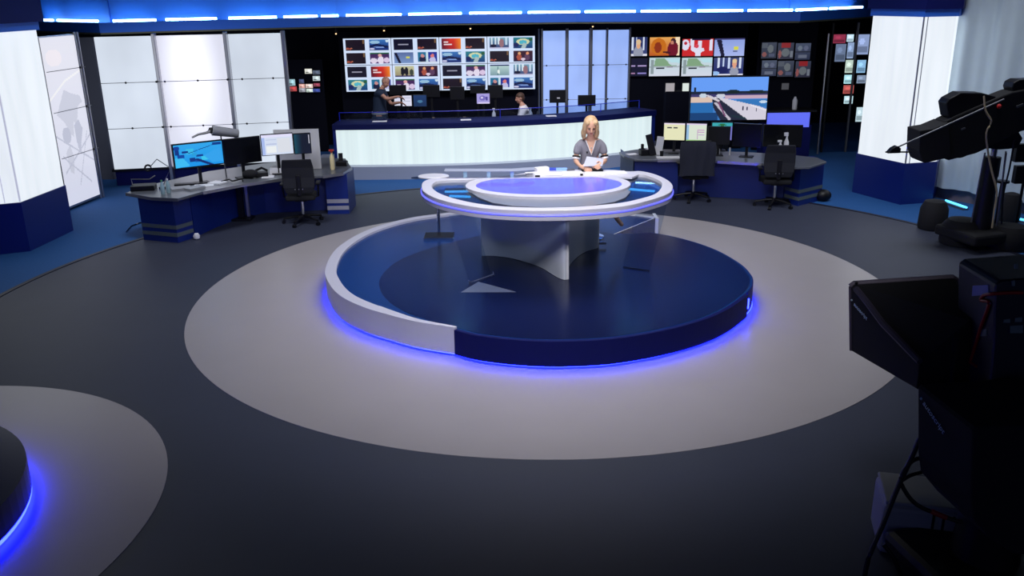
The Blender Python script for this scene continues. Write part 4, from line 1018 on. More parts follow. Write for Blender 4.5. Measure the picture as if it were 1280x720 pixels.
MB().prism(fp, TZ_-.036, TZ_-.026).build('front_plate', mat('frosted_plate', (118,122,136), .3), t)
# pedestal
pp = [(602,320), (617,320.5), (636.6,323), (657.7,328.5), (676,335), (690,343.5), (700,349), (707,350.5), (710.5,347), (711.5,334), (720.6,323), (733,315), (748.8,309.5)]
ped = [P2(x, y, DZ) for x, y in pp]+[Vector((.95, 11.72)), Vector((.45, 11.62)), Vector((0., 11.5))]
ped = [Vector((p.x, p.y)) for p in smooth_line([Vector((p.x, p.y, 0)) for p in ped], 3, True)]
MB().prism(ped, DZ+.008, RB+.01).build('pedestal', mat('pedestal_grey_white', (198,202,214), .3), t, smooth=True)
q = P2(708,350,DZ); q = q+Vector((0,.03))
MB().cyl((q.x, q.y, DZ+.006), (q.x, q.y, RB), .035, seg=18).build('pedestal_nose', M_white, t, smooth=True)
# slanted glass fins
def gfin(bpx, tpx, nm='glass_fin'):
    lo = [G(x, y, DZ+.012) for x, y in bpx]; hi = [G(x, y, RB) for x, y in tpx]
    hi[0] = lo[0]+(hi[1]-lo[1])*1.0
    q = [lo[0], lo[1], hi[1], hi[0]]
    n = (lo[1]-lo[0]).cross(hi[0]-lo[0]).normalized()
    return MB().extr(q, n*.014).build(nm, M_fin, t)
gfin([(779,333), (812,338)], [(806,261), (834,256)])
gfin([(586,351), (613,343)], [(567,257), (590,263)])
MB().tube([G(586,351,DZ+.02), G(588,353,DZ+.02), G(617,343,DZ+.02), G(616,340,DZ+.02)], .009).build('fin_clamp', M_chrome, t, smooth=True)
MB().tube([G(779,333.5,DZ+.012), G(812,338.5,DZ+.012)], .006).build('fin_clamp', M_chrome, t, smooth=True)
MB().box(tuple(G(752,309,DZ+.0).xy)+(DZ+.06,), (.12,.05,.03)).build('foot_bracket', M_chrome, t)
# light posts with a thin glass shelf at the rear left of the desk
hp = [G(x, 222, TZ_) for x in (581.5, 611, 640)]
for p in hp:
    MB().box((p.x, p.y, TZ_+.045), (.05, .03, .09)).build('shelf_post', mat('pale_blue_acrylic', (170,205,235), .2), t, bevel=.004)
sp = [G(556,222,TZ_), G(581,222,TZ_), G(611,222,TZ_), G(640,222,TZ_), G(668,220,TZ_)]
MB().prism([Vector((p.x, p.y-.06)) for p in sp]+[Vector((p.x, p.y+.12)) for p in sp[::-1]], TZ_+.09, TZ_+.096).build('rear_shelf', mat('shelf_acrylic', (150,156,176), .45), t)
# cyan cove-tube reflections in the desk glass, imitated by added glowing strips
for a_, b_ in (((556,240.5), (586,240)), ((562,246), (588,247)), ((776,236.5), (818,240))):
    p, q = G(a_[0], a_[1], RB+.01), G(b_[0], b_[1], RB+.01)
    MB().box(((p.x+q.x)/2, (p.y+q.y)/2, RB+.02), ((q-p).length, .04, .02), math.atan2(q.y-p.y, q.x-p.x)).build('reflection_strip', M_cyan, t)
for a_ in ((652.5,222.8), (652.5,232.5), (652.5,241)):
    pass

# things on the desk
def dsheet(px, py, w, d, rz, lab, th=.004, m=None, name='paper_sheet', cat='paper', zo=0.):
    q = G(px, py, TZ_); return MB().box((q.x, q.y, TZ_+th/2+zo), (w*.9, d*.85, th), rz).build(name, m or M_paper, label=lab, cat=cat, loc=(q.x, q.y, TZ_))
dsheet(670, 217.5, .30, .21, .15, 'white script pages left end of the presenter desk rear', .012)
dsheet(690, 217.8, .29, .2, -.1, 'white script pages in front of the blue notepad on the presenter desk', .01)
dsheet(716, 216.5, .3, .2, .05, 'white sheet before the presenter, left of her hands', .006)
dsheet(744, 216.8, .3, .21, -.08, 'white sheet directly under the paper the presenter holds', .006)
dsheet(770, 215.8, .3, .21, .1, 'white sheet on the desk right of the presenter', .006)
dsheet(677, 213.6, .2, .12, .4, 'crumpled white tissue-like sheets at the rear of the presenter desk', .05)
dsheet(690, 212.8, .12, .08, 0, 'small blue box among the papers on the presenter desk', .03, mat('box_blue', (60,80,190), .4), 'small_box', 'box')
dsheet(702, 212.6, .17, .1, 0, 'light-blue notepad on the presenter desk left of her hands', .025, mat('pad_blue', (140,180,245), .5), 'notepad', 'notepad')
dsheet(713, 213, .12, .06, .2, 'pair of grey glasses-like clip on the desk by the notepad', .02, M_steel, 'desk_clip', 'clip')
dsheet(740, 213, .32, .2, 0, 'dark tablet lying before the presenter', .012, M_black, 'tablet', 'tablet')
dsheet(672, 221.2, .07, .05, 0, 'small black earpiece box on the desk at the left of the papers', .02, M_black, 'earpiece_case', 'case')
dsheet(727, 219.2, .04, .04, 0, 'tiny black microphone clip on the white desk edge before the presenter', .02, M_black, 'microphone_clip', 'microphone')

# side table with square foot
q = G(549, 296, DZ)
t = thing('side_table', 'small side table with chrome pole and square dark foot, left behind the presenter desk', 'table', (q.x, q.y, DZ))
MB().box((q.x, q.y, DZ+.012), (.42, .34, .024)).build('foot_plate', M_black, t, bevel=.004)
MB().box((q.x, q.y-.172, DZ+.014), (.42, .012, .03)).build('foot_edge', M_chrome, t)
MB().cyl((q.x, q.y, DZ+.02), (q.x, q.y, ZV(542,219.5,q.y+.12)-.02), .025).build('pole', M_chrome, t, smooth=True)
tp = V(542, 219.5, q.y+.12)
MB().prism(el(tp.x, tp.y, .22, .17, 40), tp.z-.02, tp.z).build('tabletop', M_white, t, bevel=.006)
MB().prism(el(tp.x-.1, tp.y-.02, .22, .09, 40), tp.z-.03, tp.z-.02).build('glass_plate', M_glassd, t)

# =====================================================================
# PEOPLE
# =====================================================================
def skin_mesh(verts, edges, radii, root=0, sub=2):
    me = bpy.data.meshes.new('tmp'); me.from_pydata([tuple(v) for v in verts], edges, [])
    o = bpy.data.objects.new('tmp', me); COL.objects.link(o)
    o.modifiers.new('s', 'SKIN')
    sv = me.skin_vertices[0].data
    for i, r in enumerate(radii): sv[i].radius = (r, r) if not hasattr(r, '__len__') else r; sv[i].use_root = (i == root)
    sb = o.modifiers.new('u', 'SUBSURF'); sb.levels = sub; sb.render_levels = sub
    dg = bpy.context.evaluated_depsgraph_get(); dg.update()
    m2 = bpy.data.meshes.new_from_object(o.evaluated_get(dg))
    bpy.data.objects.remove(o, do_unlink=True)
    return m2
def chain(vs, es, rs, start, pts, rad):
    """append a chain of joints to joint index start; returns last index"""
    prev = start
    for p, r in zip(pts, rad):
        vs.append(Vector(p)); rs.append(r); es.append((prev, len(vs)-1)); prev = len(vs)-1
    return prev
def join_parts(name, meshes, m, parent, voxel=.008, smooth_it=3):
    bm = bmesh.new()
    for me in meshes: bm.from_mesh(me)
    org = ORG[parent.name]; bmesh.ops.translate(bm, verts=bm.verts, vec=-org)
    me = bpy.data.meshes.new(name); bm.to_mesh(me); bm.free()
    o = bpy.data.objects.new(name, me); COL.objects.link(o); me.materials.append(m)
    if voxel:
        r = o.modifiers.new('r', 'REMESH'); r.mode = 'VOXEL'; r.voxel_size = voxel; r.use_smooth_shade = True
        s = o.modifiers.new('s', 'SMOOTH'); s.iterations = smooth_it; s.factor = .5
        dg = bpy.context.evaluated_depsgraph_get(); dg.update()
        m2 = bpy.data.meshes.new_from_object(o.evaluated_get(dg)); o.modifiers.clear(); o.data = m2
        m2.name = name
        m2.materials.clear(); m2.materials.append(m)
    for p in o.data.polygons: p.use_smooth = True
    o.parent = parent; ORG[o.name] = org
    return o
def bm_mesh(mb):
    me = bpy.data.meshes.new('t'); bmesh.ops.recalc_face_normals(mb.bm, faces=mb.bm.faces); mb.bm.to_mesh(me); mb.bm.free(); return me
def head_mesh(c, fwd, up, s):
    """s: head height; returns mesh with brow, nose, chin, ears"""
    z = Vector(up).normalized(); y = Vector(fwd).normalized(); x = y.cross(z).normalized(); y = z.cross(x)
    M = Matrix((x, y, z)).transposed()
    m = MB(); c = Vector(c); g = lambda a, b, d: c+M@Vector((a*s, b*s, d*s))
    m.sph(g(0, -.06, .08), (.335*s, .40*s, .40*s), 20, rot=M)      # skull
    m.sph(g(0, .08, -.16), (.265*s, .29*s, .32*s), 18, rot=M)      # face
    m.sph(g(0, .22, -.38), (.12*s, .10*s, .09*s), 12, rot=M)       # chin
    m.cyl(g(0, .34, .04), g(0, .43, -.12), .035*s, .06*s)          # nose
    m.sph(g(0, .41, -.13), (.06*s, .06*s, .045*s), 10, rot=M)
    for sx in (-1, 1):
        m.sph(g(sx*.33, -.04, -.04), (.04*s, .08*s, .11*s), 10, rot=M)
        m.sph(g(sx*.12, .30, .07), (.10*s, .06*s, .035*s), 10, rot=M)
        m.sph(g(sx*.16, .24, -.14), (.09*s, .08*s, .08*s), 10, rot=M)
    m.sph(g(0, .34, -.24), (.085*s, .045*s, .035*s), 10, rot=M)
    return bm_mesh(m), g, M
def hand_chain(vs, es, rs, wrist, wi, d, side, palmn, curl=.5, s=1.):
    """hand rooted at joint wi: d = direction to the fingers, side = towards the thumb, palmn = palm normal"""
    d = Vector(d).normalized(); side = Vector(side).normalized(); pn = Vector(palmn).normalized(); w = Vector(wrist)
    chain(vs, es, rs, wi, [w+d*.04*s, w+d*.085*s], [(.034*s, .018*s), (.036*s, .016*s)])
    res = []
    for k, (o_, L) in enumerate([(.030, .066), (.010, .076), (-.010, .071), (-.029, .055)]):
        b = w+d*.085*s+side*o_*s
        p1 = b+(d*.45+pn*curl*.2)*L*s; p2 = p1+(d*.32+pn*curl*.4)*L*s; p3 = p2+(d*.2+pn*curl*.45)*L*s
        res.append([b, p1, p2, p3])
    th = [w+d*.03*s+side*.03*s, w+d*.06*s+side*.052*s+pn*.01*s, w+d*.088*s+side*.055*s+pn*.022*s]
    return res, th
def fingers_mesh(res, th, s=1.):
    m = MB()
    for f in res: m.tube(f, [.009*s, .0085*s, .008*s, .0065*s], 8); m.sph(f[-1], .0066*s, 8)
    m.tube(th, [.013*s, .011*s, .009*s], 8); m.sph(th[-1], .009*s, 8)
    return bm_mesh(m)

# ---------- presenter ----------
PX, PYY = V(738, 180, 12.12).x, 12.12
hz = ZV(738, 145, 12.0)               # crown of hair
t = thing('person', 'blonde woman in a grey short-sleeved dress seated behind the desk, reading a sheet of paper', 'person', (PX, PYY, DZ))
hs = .242
hc = Vector((V(738.5, 157, 12.0).x, 12.0, hz-.135))
hd, g, Mh = head_mesh(hc, (.05, -.86, -.42), (.03, -.42, .9), hs)
zs_ = ZV(738, 176, 12.1)              # shoulder height
sh = .185
hand_z = TZ_+.07
lw = V(726, 208, 11.79); rw = V(752, 204.5, 11.77)
vs = [Vector((PX, PYY+.05, zs_-.52)), Vector((PX, PYY+.04, zs_-.34)), Vector((PX, PYY+.02, zs_-.16)), Vector((PX, PYY, zs_-.03)), Vector((PX, PYY-.02, zs_+.05)), hc+Vector((0,.03,-.09))]
rs = [(.15,.13), (.12,.1), (.135,.11), (.105,.075), (.05,.05), (.05,.05)]
es = [(i, i+1) for i in range(5)]
for sx, wp in ((-1, lw), (1, rw)):
    e = Vector((PX+sx*.2, PYY-.03, zs_-.27))
    wi = chain(vs, es, rs, 3, [(PX+sx*.115, PYY+.0, zs_-.03), (PX+sx*.155, PYY-.0, zs_-.09), (e.x-.01*sx, e.y+.02, e.z+.1), e, e.lerp(wp, .5)+Vector((sx*.01,0,0)), wp], [.05, .048, .04, .038, .032, .022])
    if sx < 0: Lw = wi
    else: Rw = wi
lres, lth = hand_chain(vs, es, rs, lw, Lw, (.55, -.75, -.15), (.4, .3, .8), (.6, .4, -.3), .8, 1.0)
rres, rth = hand_chain(vs, es, rs, rw, Rw, (-.3, -.8, -.1), (-.4, .1, .8), (-.6, .5, -.3), .8, 1.0)
# legs, seated with crossed shins reaching forward under the desk
hip = 0
foot = V(776, 281, 11.6)
kz = zs_-.56
ki = chain(vs, es, rs, hip, [(PX-.09, PYY-.02, kz+.02), (PX-.08, PYY-.42, kz), (PX+.0, PYY-.40, kz-.28), (PX+.06, PYY-.36, kz-.46), (PX+.06, PYY-.48, kz-.5)], [.1, .07, .055, .036, .03])
ki = chain(vs, es, rs, hip, [(PX+.1, PYY-.02, kz+.03), (PX+.14, PYY-.44, kz+.07), (PX+.24, PYY-.5, kz-.2), (foot.x-.06, foot.y+.03, foot.z+.09), (foot.x+.02, foot.y-.07, foot.z)], [.1, .07, .056, .036, .03])
b1 = skin_mesh(vs, es, rs)
body = join_parts('body', [b1, hd, fingers_mesh(lres, lth), fingers_mesh(rres, rth)], M_skin, t, .007)
# dress
vs = [Vector((PX, PYY+.05, zs_-.55)), Vector((PX, PYY+.04, zs_-.34)), Vector((PX, PYY+.02, zs_-.17)), Vector((PX, PYY+.005, zs_-.055))]
rs = [(.165,.145), (.132,.115), (.15,.13), (.115,.09)]
es = [(0,1), (1,2), (2,3)]
for sx in (-1, 1):
    chain(vs, es, rs, 3, [(PX+sx*.12, PYY+.0, zs_-.032), (PX+sx*.165, PYY-.0, zs_-.075), (PX+sx*.193, PYY-.02, zs_-.195)], [.062, .066, .054])
for sx in (-1, 1):
    chain(vs, es, rs, 0, [(PX+sx*.09, PYY-.02, kz+.03), (PX+sx*.11, PYY-.36, kz+.04)], [.125, .09])
d1_ = skin_mesh(vs, es, rs)
dress = join_parts('dress', [d1_], M_dress, t, .009)
# V neckline: skin insert over the dress with a pale edge
zc = zs_-.05
fy = PYY-.108
m = MB(); nk = [(-.06, fy+.045, zc+.065), (.06, fy+.045, zc+.065), (.045, fy+.012, zc-.0), (.004, fy-.022, zc-.115), (-.045, fy+.012, zc-.0)]
m.extr([Vector((PX+a, b, c)) for a, b, c in nk], (0,.05,0)); m.build('neckline_skin', M_skin, t)
m = MB(); m.tube([(PX-.07, fy+.035, zc+.065), (PX-.045, fy+.0, zc), (PX+.004, fy-.03, zc-.125), (PX+.045, fy+.0, zc), (PX+.07, fy+.035, zc+.065)], .008, 6); m.build('neckline_trim', M_whitem, t, smooth=True)
MB().sph((PX+.002, fy-.02, zc-.03), .012, 8).build('pendant', M_silver, t)
MB().box((PX-.055, fy-.015, zc-.09), (.02,.02,.025)).build('microphone', M_black, t)
for sx in (-1, 1):
    a = Vector((PX+sx*.193, PYY-.02, zs_-.215)); d = Vector((sx*.03, -.06, -.2)).normalized()
    MB().cyl(a-d*.012, a+d*.012, .056, .054, 20).build('cuff_dark', M_black, dress, smooth=True)
    MB().cyl(a+d*.012, a+d*.035, .055, .053, 20).build('cuff_white', M_white, dress, smooth=True)
# hair
m = MB()
m.sph(g(0, -.15, .15), (.395*hs, .41*hs, .40*hs), 20, rot=Mh)
m.sph(g(0, -.22, -.12), (.40*hs, .34*hs, .46*hs), 18, rot=Mh)
for sx in (-1, 1):
    m.sph(g(sx*.34, .02, -.12), (.13*hs, .27*hs, .44*hs), 14, rot=Mh)
    m.sph(g(sx*.37, .0, -.42), (.15*hs, .26*hs, .26*hs), 14, rot=Mh)
    m.sph(g(sx*.21, .05, .28), (.19*hs, .25*hs, .17*hs), 12, rot=Mh)
    m.sph(g(sx*.33, .13, .02), (.09*hs, .14*hs, .3*hs), 12, rot=Mh)
    m.sph(g(sx*.36, .02, -.58), (.14*hs, .22*hs, .2*hs), 12, rot=Mh)
m.sph(g(0, -.3, -.4), (.36*hs, .2*hs, .34*hs), 14, rot=Mh)
join_parts('hair', [bm_mesh(m)], M_hair, t, .009)
for sx in (-1, 1):
    MB().sph(g(sx*.13, .335, .0), (.05*hs, .03*hs, .028*hs), 8, rot=Mh).build('eye', M_eye, body)
    MB().tube([g(sx*.06, .36, .085), g(sx*.13, .36, .10), g(sx*.2, .33, .08)], .006, 6).build('eyebrow', mat('brow', (120,86,60), .6), body)
MB().sph(g(0, .375, -.245), (.085*hs, .025*hs, .03*hs), 8, rot=Mh).build('lips', M_lip_mouth, body)
# held sheet: bottom edge gripped by both hands, leaning back toward her
pq = [V(729,208,11.69), V(753,207.5,11.67), V(754.5,198.5,11.8), V(733.5,195.5,11.83)]
n = (pq[1]-pq[0]).cross(pq[3]-pq[0]).normalized()
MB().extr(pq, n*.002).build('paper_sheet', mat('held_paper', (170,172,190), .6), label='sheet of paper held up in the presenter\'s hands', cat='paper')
# stool
t = thing('stool', 'dark stool under the presenter, hidden behind the desk', 'stool', (PX, PYY+.06, DZ))
MB().lathe((PX, PYY+.06, kz-.15), [(.16,0),(.2,.02),(.2,.06),(.17,.07)]).build('seat', M_black, t, smooth=True)
MB().cyl((PX, PYY+.06, DZ), (PX, PYY+.06, kz-.15), .03).build('pole', M_chrome, t, smooth=True)
MB().lathe((PX, PYY+.06, DZ), [(.22,0),(.22,.015),(.05,.03)]).build('base', M_chrome, t, smooth=True)

# ---------- standing man behind the counter ----------
SY = 19.95
sx0 = V(474.5, 120, SY).x; feet = 0.
ht = ZV(481, 96, SY)
t = thing('person', 'bald man in a dark blue shirt standing behind the counter, bending towards a screen', 'person', (sx0, SY, 0))
hc = Vector((V(482.5, 103, SY).x, SY-.02, ZV(482.5, 102.5, SY)))
hd, g, Mh = head_mesh(hc, (.75, -.45, -.5), (.45, -.1, .85), .235)
shz = ZV(474, 112, SY)
hipz = shz-.52
vs = [Vector((sx0-.02, SY, hipz)), Vector((sx0-.01, SY, hipz+.2)), Vector((sx0, SY, hipz+.38)), Vector((sx0+.02, SY, shz-.04)), Vector((sx0+.07, SY, shz+.05)), hc+Vector((-.03,0,-.08))]
rs = [(.15,.12), (.15,.12), (.17,.125), (.14,.1), (.06,.06), (.06,.06)]
es = [(i, i+1) for i in range(5)]
hands = []
for s_, el_, wr in ((-1, V(484,124,SY-.25), V(498,120.5,SY-.3)), (1, V(489,130,SY+.12), V(500,128,SY+.0))):
    shd = Vector((sx0+.02+(-.0 if s_ < 0 else .03), SY+s_*.17, shz-.05))
    wi = chain(vs, es, rs, 3, [shd, shd.lerp(el_, .5), el_, el_.lerp(wr, .5), wr], [.06, .05, .042, .036, .026])
    hands.append(fingers_mesh(*hand_chain(vs, es, rs, wr, wi, (.8, -.2, -.3), (0, -.7, .5), (0, .1, -1), .4)))
for s_ in (-1, 1):
    chain(vs, es, rs, 0, [(sx0-.02, SY+s_*.1, hipz-.08), (sx0, SY+s_*.11, hipz*.52), (sx0-.01, SY+s_*.11, .09), (sx0+.12, SY+s_*.13, .04)], [.095, .065, .04, .038])
body = join_parts('body', [skin_mesh(vs, es, rs), hd]+hands, M_skin2, t, .009)
vs2 = [v.copy() for v in vs[:4]]; rs2 = [(.19,.16), (.19,.16), (.215,.17), (.17,.13)]; es2 = [(0,1),(1,2),(2,3)]
vs2 += [vs[3]+Vector((.03,0,.05)), vs[0]+Vector((0,0,-.09))]; rs2 += [(.09,.085), (.185,.155)]; es2 += [(3,4), (0,5)]
for s_, el_ in ((-1, V(484,124,SY-.25)), (1, V(489,130,SY+.12))):
    shd = Vector((sx0+.03, SY+s_*.17, shz-.05)); chain(vs2, es2, rs2, 3, [shd, shd.lerp(el_, .55)], [.09, .072])
join_parts('shirt', [skin_mesh(vs2, es2, rs2)], M_navyshirt, t, .011)
vs3 = [Vector((sx0-.02, SY, hipz+.04))]; rs3 = [(.165,.14)]; es3 = []
for s_ in (-1, 1): chain(vs3, es3, rs3, 0, [(sx0-.02, SY+s_*.1, hipz-.1), (sx0, SY+s_*.11, hipz*.52), (sx0-.01, SY+s_*.11, .12)], [.115, .085, .07])
join_parts('trousers', [skin_mesh(vs3, es3, rs3)], M_trouser, t, .011)
MB().lathe((sx0-.02, SY, hipz-.01), [(.178,0),(.182,.02),(.178,.05)], 24).build('belt', M_grey, t, smooth=True)
for s_ in (-1, 1): MB().box((sx0+.05, SY+s_*.13, .045), (.27, .1, .09)).build('shoe', M_black, t, bevel=.03)

# ---------- seated man behind the counter ----------
QY = 19.75
qx = V(654, 130, QY).x
t = thing('person', 'brown-haired man in a pale shirt seated behind the counter, facing left', 'person', (qx, QY, 0))
hc = Vector((V(649.5, 124, QY).x, QY, ZV(649.5, 122.5, QY)))
hd, g, Mh = head_mesh(hc, (-.93, -.2, -.25), (-.22, 0, .97), .23)
shz = ZV(655, 133, QY)
hipz = shz-.48
vs = [Vector((qx+.02, QY, hipz)), Vector((qx+.03, QY, hipz+.18)), Vector((qx+.03, QY, hipz+.34)), Vector((qx, QY, shz-.03)), Vector((qx-.03, QY, shz+.05)), hc+Vector((.03,0,-.08))]
rs = [(.15,.13), (.14,.12), (.155,.12), (.12,.09), (.055,.055), (.055,.055)]
es = [(i, i+1) for i in range(5)]
hands = []
for s_ in (-1, 1):
    shd = Vector((qx, QY+s_*.17, shz-.06)); el_ = Vector((qx-.1, QY+s_*.22, shz-.32)); wr = Vector((qx-.36, QY+s_*.14, shz-.34))
    wi = chain(vs, es, rs, 3, [shd, shd.lerp(el_, .5), el_, el_.lerp(wr, .5), wr], [.06, .05, .042, .036, .026])
    hands.append(fingers_mesh(*hand_chain(vs, es, rs, wr, wi, (-1, 0, -.1), (0, -s_*1., .2), (0, 0, -1), .5)))
    chain(vs, es, rs, 0, [(qx-.02, QY+s_*.1, hipz-.02), (qx-.42, QY+s_*.12, hipz), (qx-.42, QY+s_*.12, .1), (qx-.54, QY+s_*.12, .05)], [.095, .07, .042, .038])
body = join_parts('body', [skin_mesh(vs, es, rs), hd]+hands, M_skin2, t, .009)
vs2 = [v.copy() for v in vs[:4]]; rs2 = [(.185,.16), (.175,.15), (.19,.15), (.155,.12)]; es2 = [(0,1),(1,2),(2,3)]
vs2 += [vs[3]+Vector((-.015,0,.055))]; rs2 += [(.085,.08)]; es2 += [(3,4)]
for s_ in (-1, 1):
    shd = Vector((qx, QY+s_*.17, shz-.06)); el_ = Vector((qx-.1, QY+s_*.22, shz-.32)); wr = Vector((qx-.36, QY+s_*.14, shz-.34))
    chain(vs2, es2, rs2, 3, [shd, shd.lerp(el_, .5), el_, el_.lerp(wr, .75)], [.09, .078, .066, .048])
join_parts('shirt', [skin_mesh(vs2, es2, rs2)], M_shirtw, t, .011)
m = MB(); m.sph(g(0,-.1,.14), (.36*.23,.43*.23,.38*.23), 16, rot=Mh); m.sph(g(0,-.24,-.04), (.33*.23,.28*.23,.34*.23), 14, rot=Mh)
join_parts('hair', [bm_mesh(m)], M_hairb, t, .009)
m = MB(); m.tube([(qx-.02, QY-.1, hipz-.02), (qx-.42, QY-.12, hipz), (qx-.42, QY-.12, .12)], [.12,.095,.07], 12); m.tube([(qx-.02, QY+.1, hipz-.02), (qx-.42, QY+.12, hipz), (qx-.42, QY+.12, .12)], [.12,.095,.07], 12)
join_parts('trousers', [bm_mesh(m)], M_trouser, t, .012)
c5 = dup(ch, (qx+.05, QY, 0), PI/2, 'black office chair the pale-shirted man sits on, behind the counter')

# =====================================================================
# ROBOTIC CAMERA, MIDDLE RIGHT
# =====================================================================
def pxp(pts, Y, th): return MB().extr([V(x, y, Y+th) for x, y in pts], (0, -th, 0))
KY = 12.35
q = G(1222, 292)
t = thing('studio_camera', 'black robotic studio camera on a pedestal in front of the grey curtain', 'camera', (q.x, KY+.2, 0))
pxp([(1134,158), (1150,155.5), (1168,148), (1172,190), (1140,197.5), (1137,195), (1133,183)], KY, .42).build('lens_hood', M_blackm, t, bevel=.01)
pxp([(1168,148), (1182,141), (1232,119), (1250,112), (1280,106), (1320,100), (1320,148), (1262,160), (1222,180), (1207,187), (1172,196)], KY+.05, .32).build('camera_body', M_blackm, t, bevel=.02)
vf = pxp([(1175,144), (1172,126), (1176,121), (1190,113.5), (1217,114), (1233,118), (1236,132), (1205,140)], KY+.08, .26).build('viewfinder', M_black, t, bevel=.015)
pxp([(1253,107), (1255,101), (1262,97.5), (1284,97), (1300,97), (1300,112), (1255,114)], KY+.08, .26).build('top_box', M_black, t, bevel=.015)
MB().tube([V(1113,188,KY-.08), V(1255,124,KY-.02)], .012).build('pan_bar', M_steel, t, smooth=True)
MB().tube([V(1107,190,KY-.08), V(1140,190,KY-.02)], .011).build('pan_bar', M_black, t, smooth=True)
pxp([(1106,190.5), (1112,184), (1118,181), (1123,184), (1122,190)], KY-.12, .1).build('pan_grip', M_black, t, bevel=.01)
for (x, y) in ((1178,172), (1204,161), (1154,182)): MB().box(V(x, y, KY+.03), (.06, .02, .02), rot=Matrix.Rotation(-.4, 3, 'Y')).build('badge', M_steel, t)
MB().sph(V(1249,133,KY+.03), .035, 8).build('red_knob', M_red, t)
MB().box(V(1275,132,KY+.03), (.09, .02, .03), rot=Matrix.Rotation(-.4, 3, 'Y')).build('badge', M_steel, t)
pxp([(1202,176), (1218,174), (1223,182), (1240,184), (1262,182), (1268,170), (1262,160), (1222,168)], KY+.1, .22).build('tilt_head', M_black, t, bevel=.01)
pc = V(1241, 200, KY+.2)
MB().cyl((pc.x, pc.y, ZV(1241,197,KY+.2)), (pc.x, pc.y, ZV(1241,181,KY+.2)), .045).build('chrome_column', M_chrome, t, smooth=True)
MB().cyl((pc.x-.02, pc.y, .2), (pc.x-.01, pc.y, ZV(1241,196,KY+.2)), .14, .1, 18).build('column', M_black, t, smooth=True)
MB().cyl((pc.x-.01, pc.y, ZV(1241,220,KY+.2)), (pc.x-.01, pc.y, ZV(1241,196,KY+.2)), .115, .115, 18).build('column_collar', M_black, t, smooth=True)
for dx, dy in ((-.2,-.04), (.16,-.1), (.26,.05)):
    MB().cyl((pc.x+dx, pc.y+dy, .1), (pc.x+dx*.75, pc.y+dy, ZV(1241,190,KY+.2)), .012).build('rod', M_steel, t)
p = V(1258, 230, KY+.2)
MB().cyl((p.x, p.y+.1, .2), (p.x, p.y+.1, p.z), .03).build('side_pole', M_black, t)
MB().cyl((p.x, p.y+.1, p.z), (p.x, p.y+.1, p.z+.03), .09).build('side_plate', M_black, t)
MB().box((pc.x+.05, pc.y+.05, .2), (1.05, .8, .16), .3).build('base', M_blackm, t, bevel=.04)
for x, y, r_, hh in ((1170, 289, .22, .46), (1206, 308, .3, .38), (1266, 279, .17, .46), (1266, 313, .3, .34)):
    w = G(x, y); 
    MB().lathe((w.x, w.y+.15, .012), [(r_*.95,0),(r_,.04),(r_*.95,hh*.7),(r_*.7,hh*.95),(r_*.3,hh)], 18).build('wheel_cover', M_blackm, t, smooth=True)
q0 = V(1230, 118, KY-.02)
MB().tube(smooth_line([V(1230,120,KY-.03), V(1232,138,KY-.05), V(1239,152,KY-.05), V(1233,166,KY-.05), V(1235,190,KY), V(1240,215,KY), V(1246,240,KY), V(1243,262,KY+.02), V(1240,285,KY+.02)], 4), .014, 6).build('cream_cable', M_cream, t, smooth=True)
MB().tube(smooth_line([V(1185,193,KY+.1), V(1200,197,KY+.1), V(1215,190,KY+.1), V(1230,180,KY+.1)], 5), .007, 6).build('cable', M_cable, t, smooth=True)
MB().tube(smooth_line([V(1268,175,KY+.1), V(1262,210,KY+.1), V(1254,245,KY+.1), V(1252,280,KY+.1)], 5), .014, 6).build('cable', M_cable, t, smooth=True)
MB().box(V(1275,191,KY+.3), (.16, .1, .26)).build('power_box', M_black, t, bevel=.01)
MB().box(V(1276,218,KY+.3), (.2, .1, .26)).build('power_box', M_black, t, bevel=.01)
MB().cyl((V(1284,200,KY+.32).x, KY+.32, .2), (V(1284,200,KY+.32).x, KY+.32, ZV(1284,165,KY+.32)), .02).build('side_pole', M_black, t)

# grey curtain along the right
ca, cb2 = G(1168, 251), G(1211, 261)
dr = Vector((cb2.x-ca.x, cb2.y-ca.y)).normalized()
st = Vector((ca.x, ca.y))-dr*1.2
dr = Vector((.55, -.83)).normalized(); nr = Vector((-dr.y, dr.x))
m = MB(); L = 8.; N = 260; ring0 = []; ring1 = []
for i in range(N+1):
    s_ = L*i/N; wv = .045*math.sin(s_*9.)+.02*math.sin(s_*23+1.)
    p = st+dr*s_+nr*wv; ring0.append(p)
prev = None
for i, p in enumerate(ring0):
    a = m.bm.verts.new((p.x, p.y, .22)); b = m.bm.verts.new((p.x, p.y, 5.6))
    c = m.bm.verts.new((p.x+nr.x*.01, p.y+nr.y*.01, .22)); d = m.bm.verts.new((p.x+nr.x*.01, p.y+nr.y*.01, 5.6))
    if prev:
        m.bm.faces.new((prev[0], a, b, prev[1])); m.bm.faces.new((prev[2], c, d, prev[3])); m.bm.faces.new((prev[0], a, c, prev[2])); m.bm.faces.new((prev[1], b, d, prev[3]))
    prev = (a, b, c, d)
m.build('curtain', M_curtain, label='tall light grey pleated curtain along the right side', cat='curtain', smooth=True)
m = MB(); e0 = st+nr*.12; e1 = st+dr*L+nr*.12
m.wall([e0, e1], 0, .24, .05); m.build('baseboard_right', M_base, kind='structure')
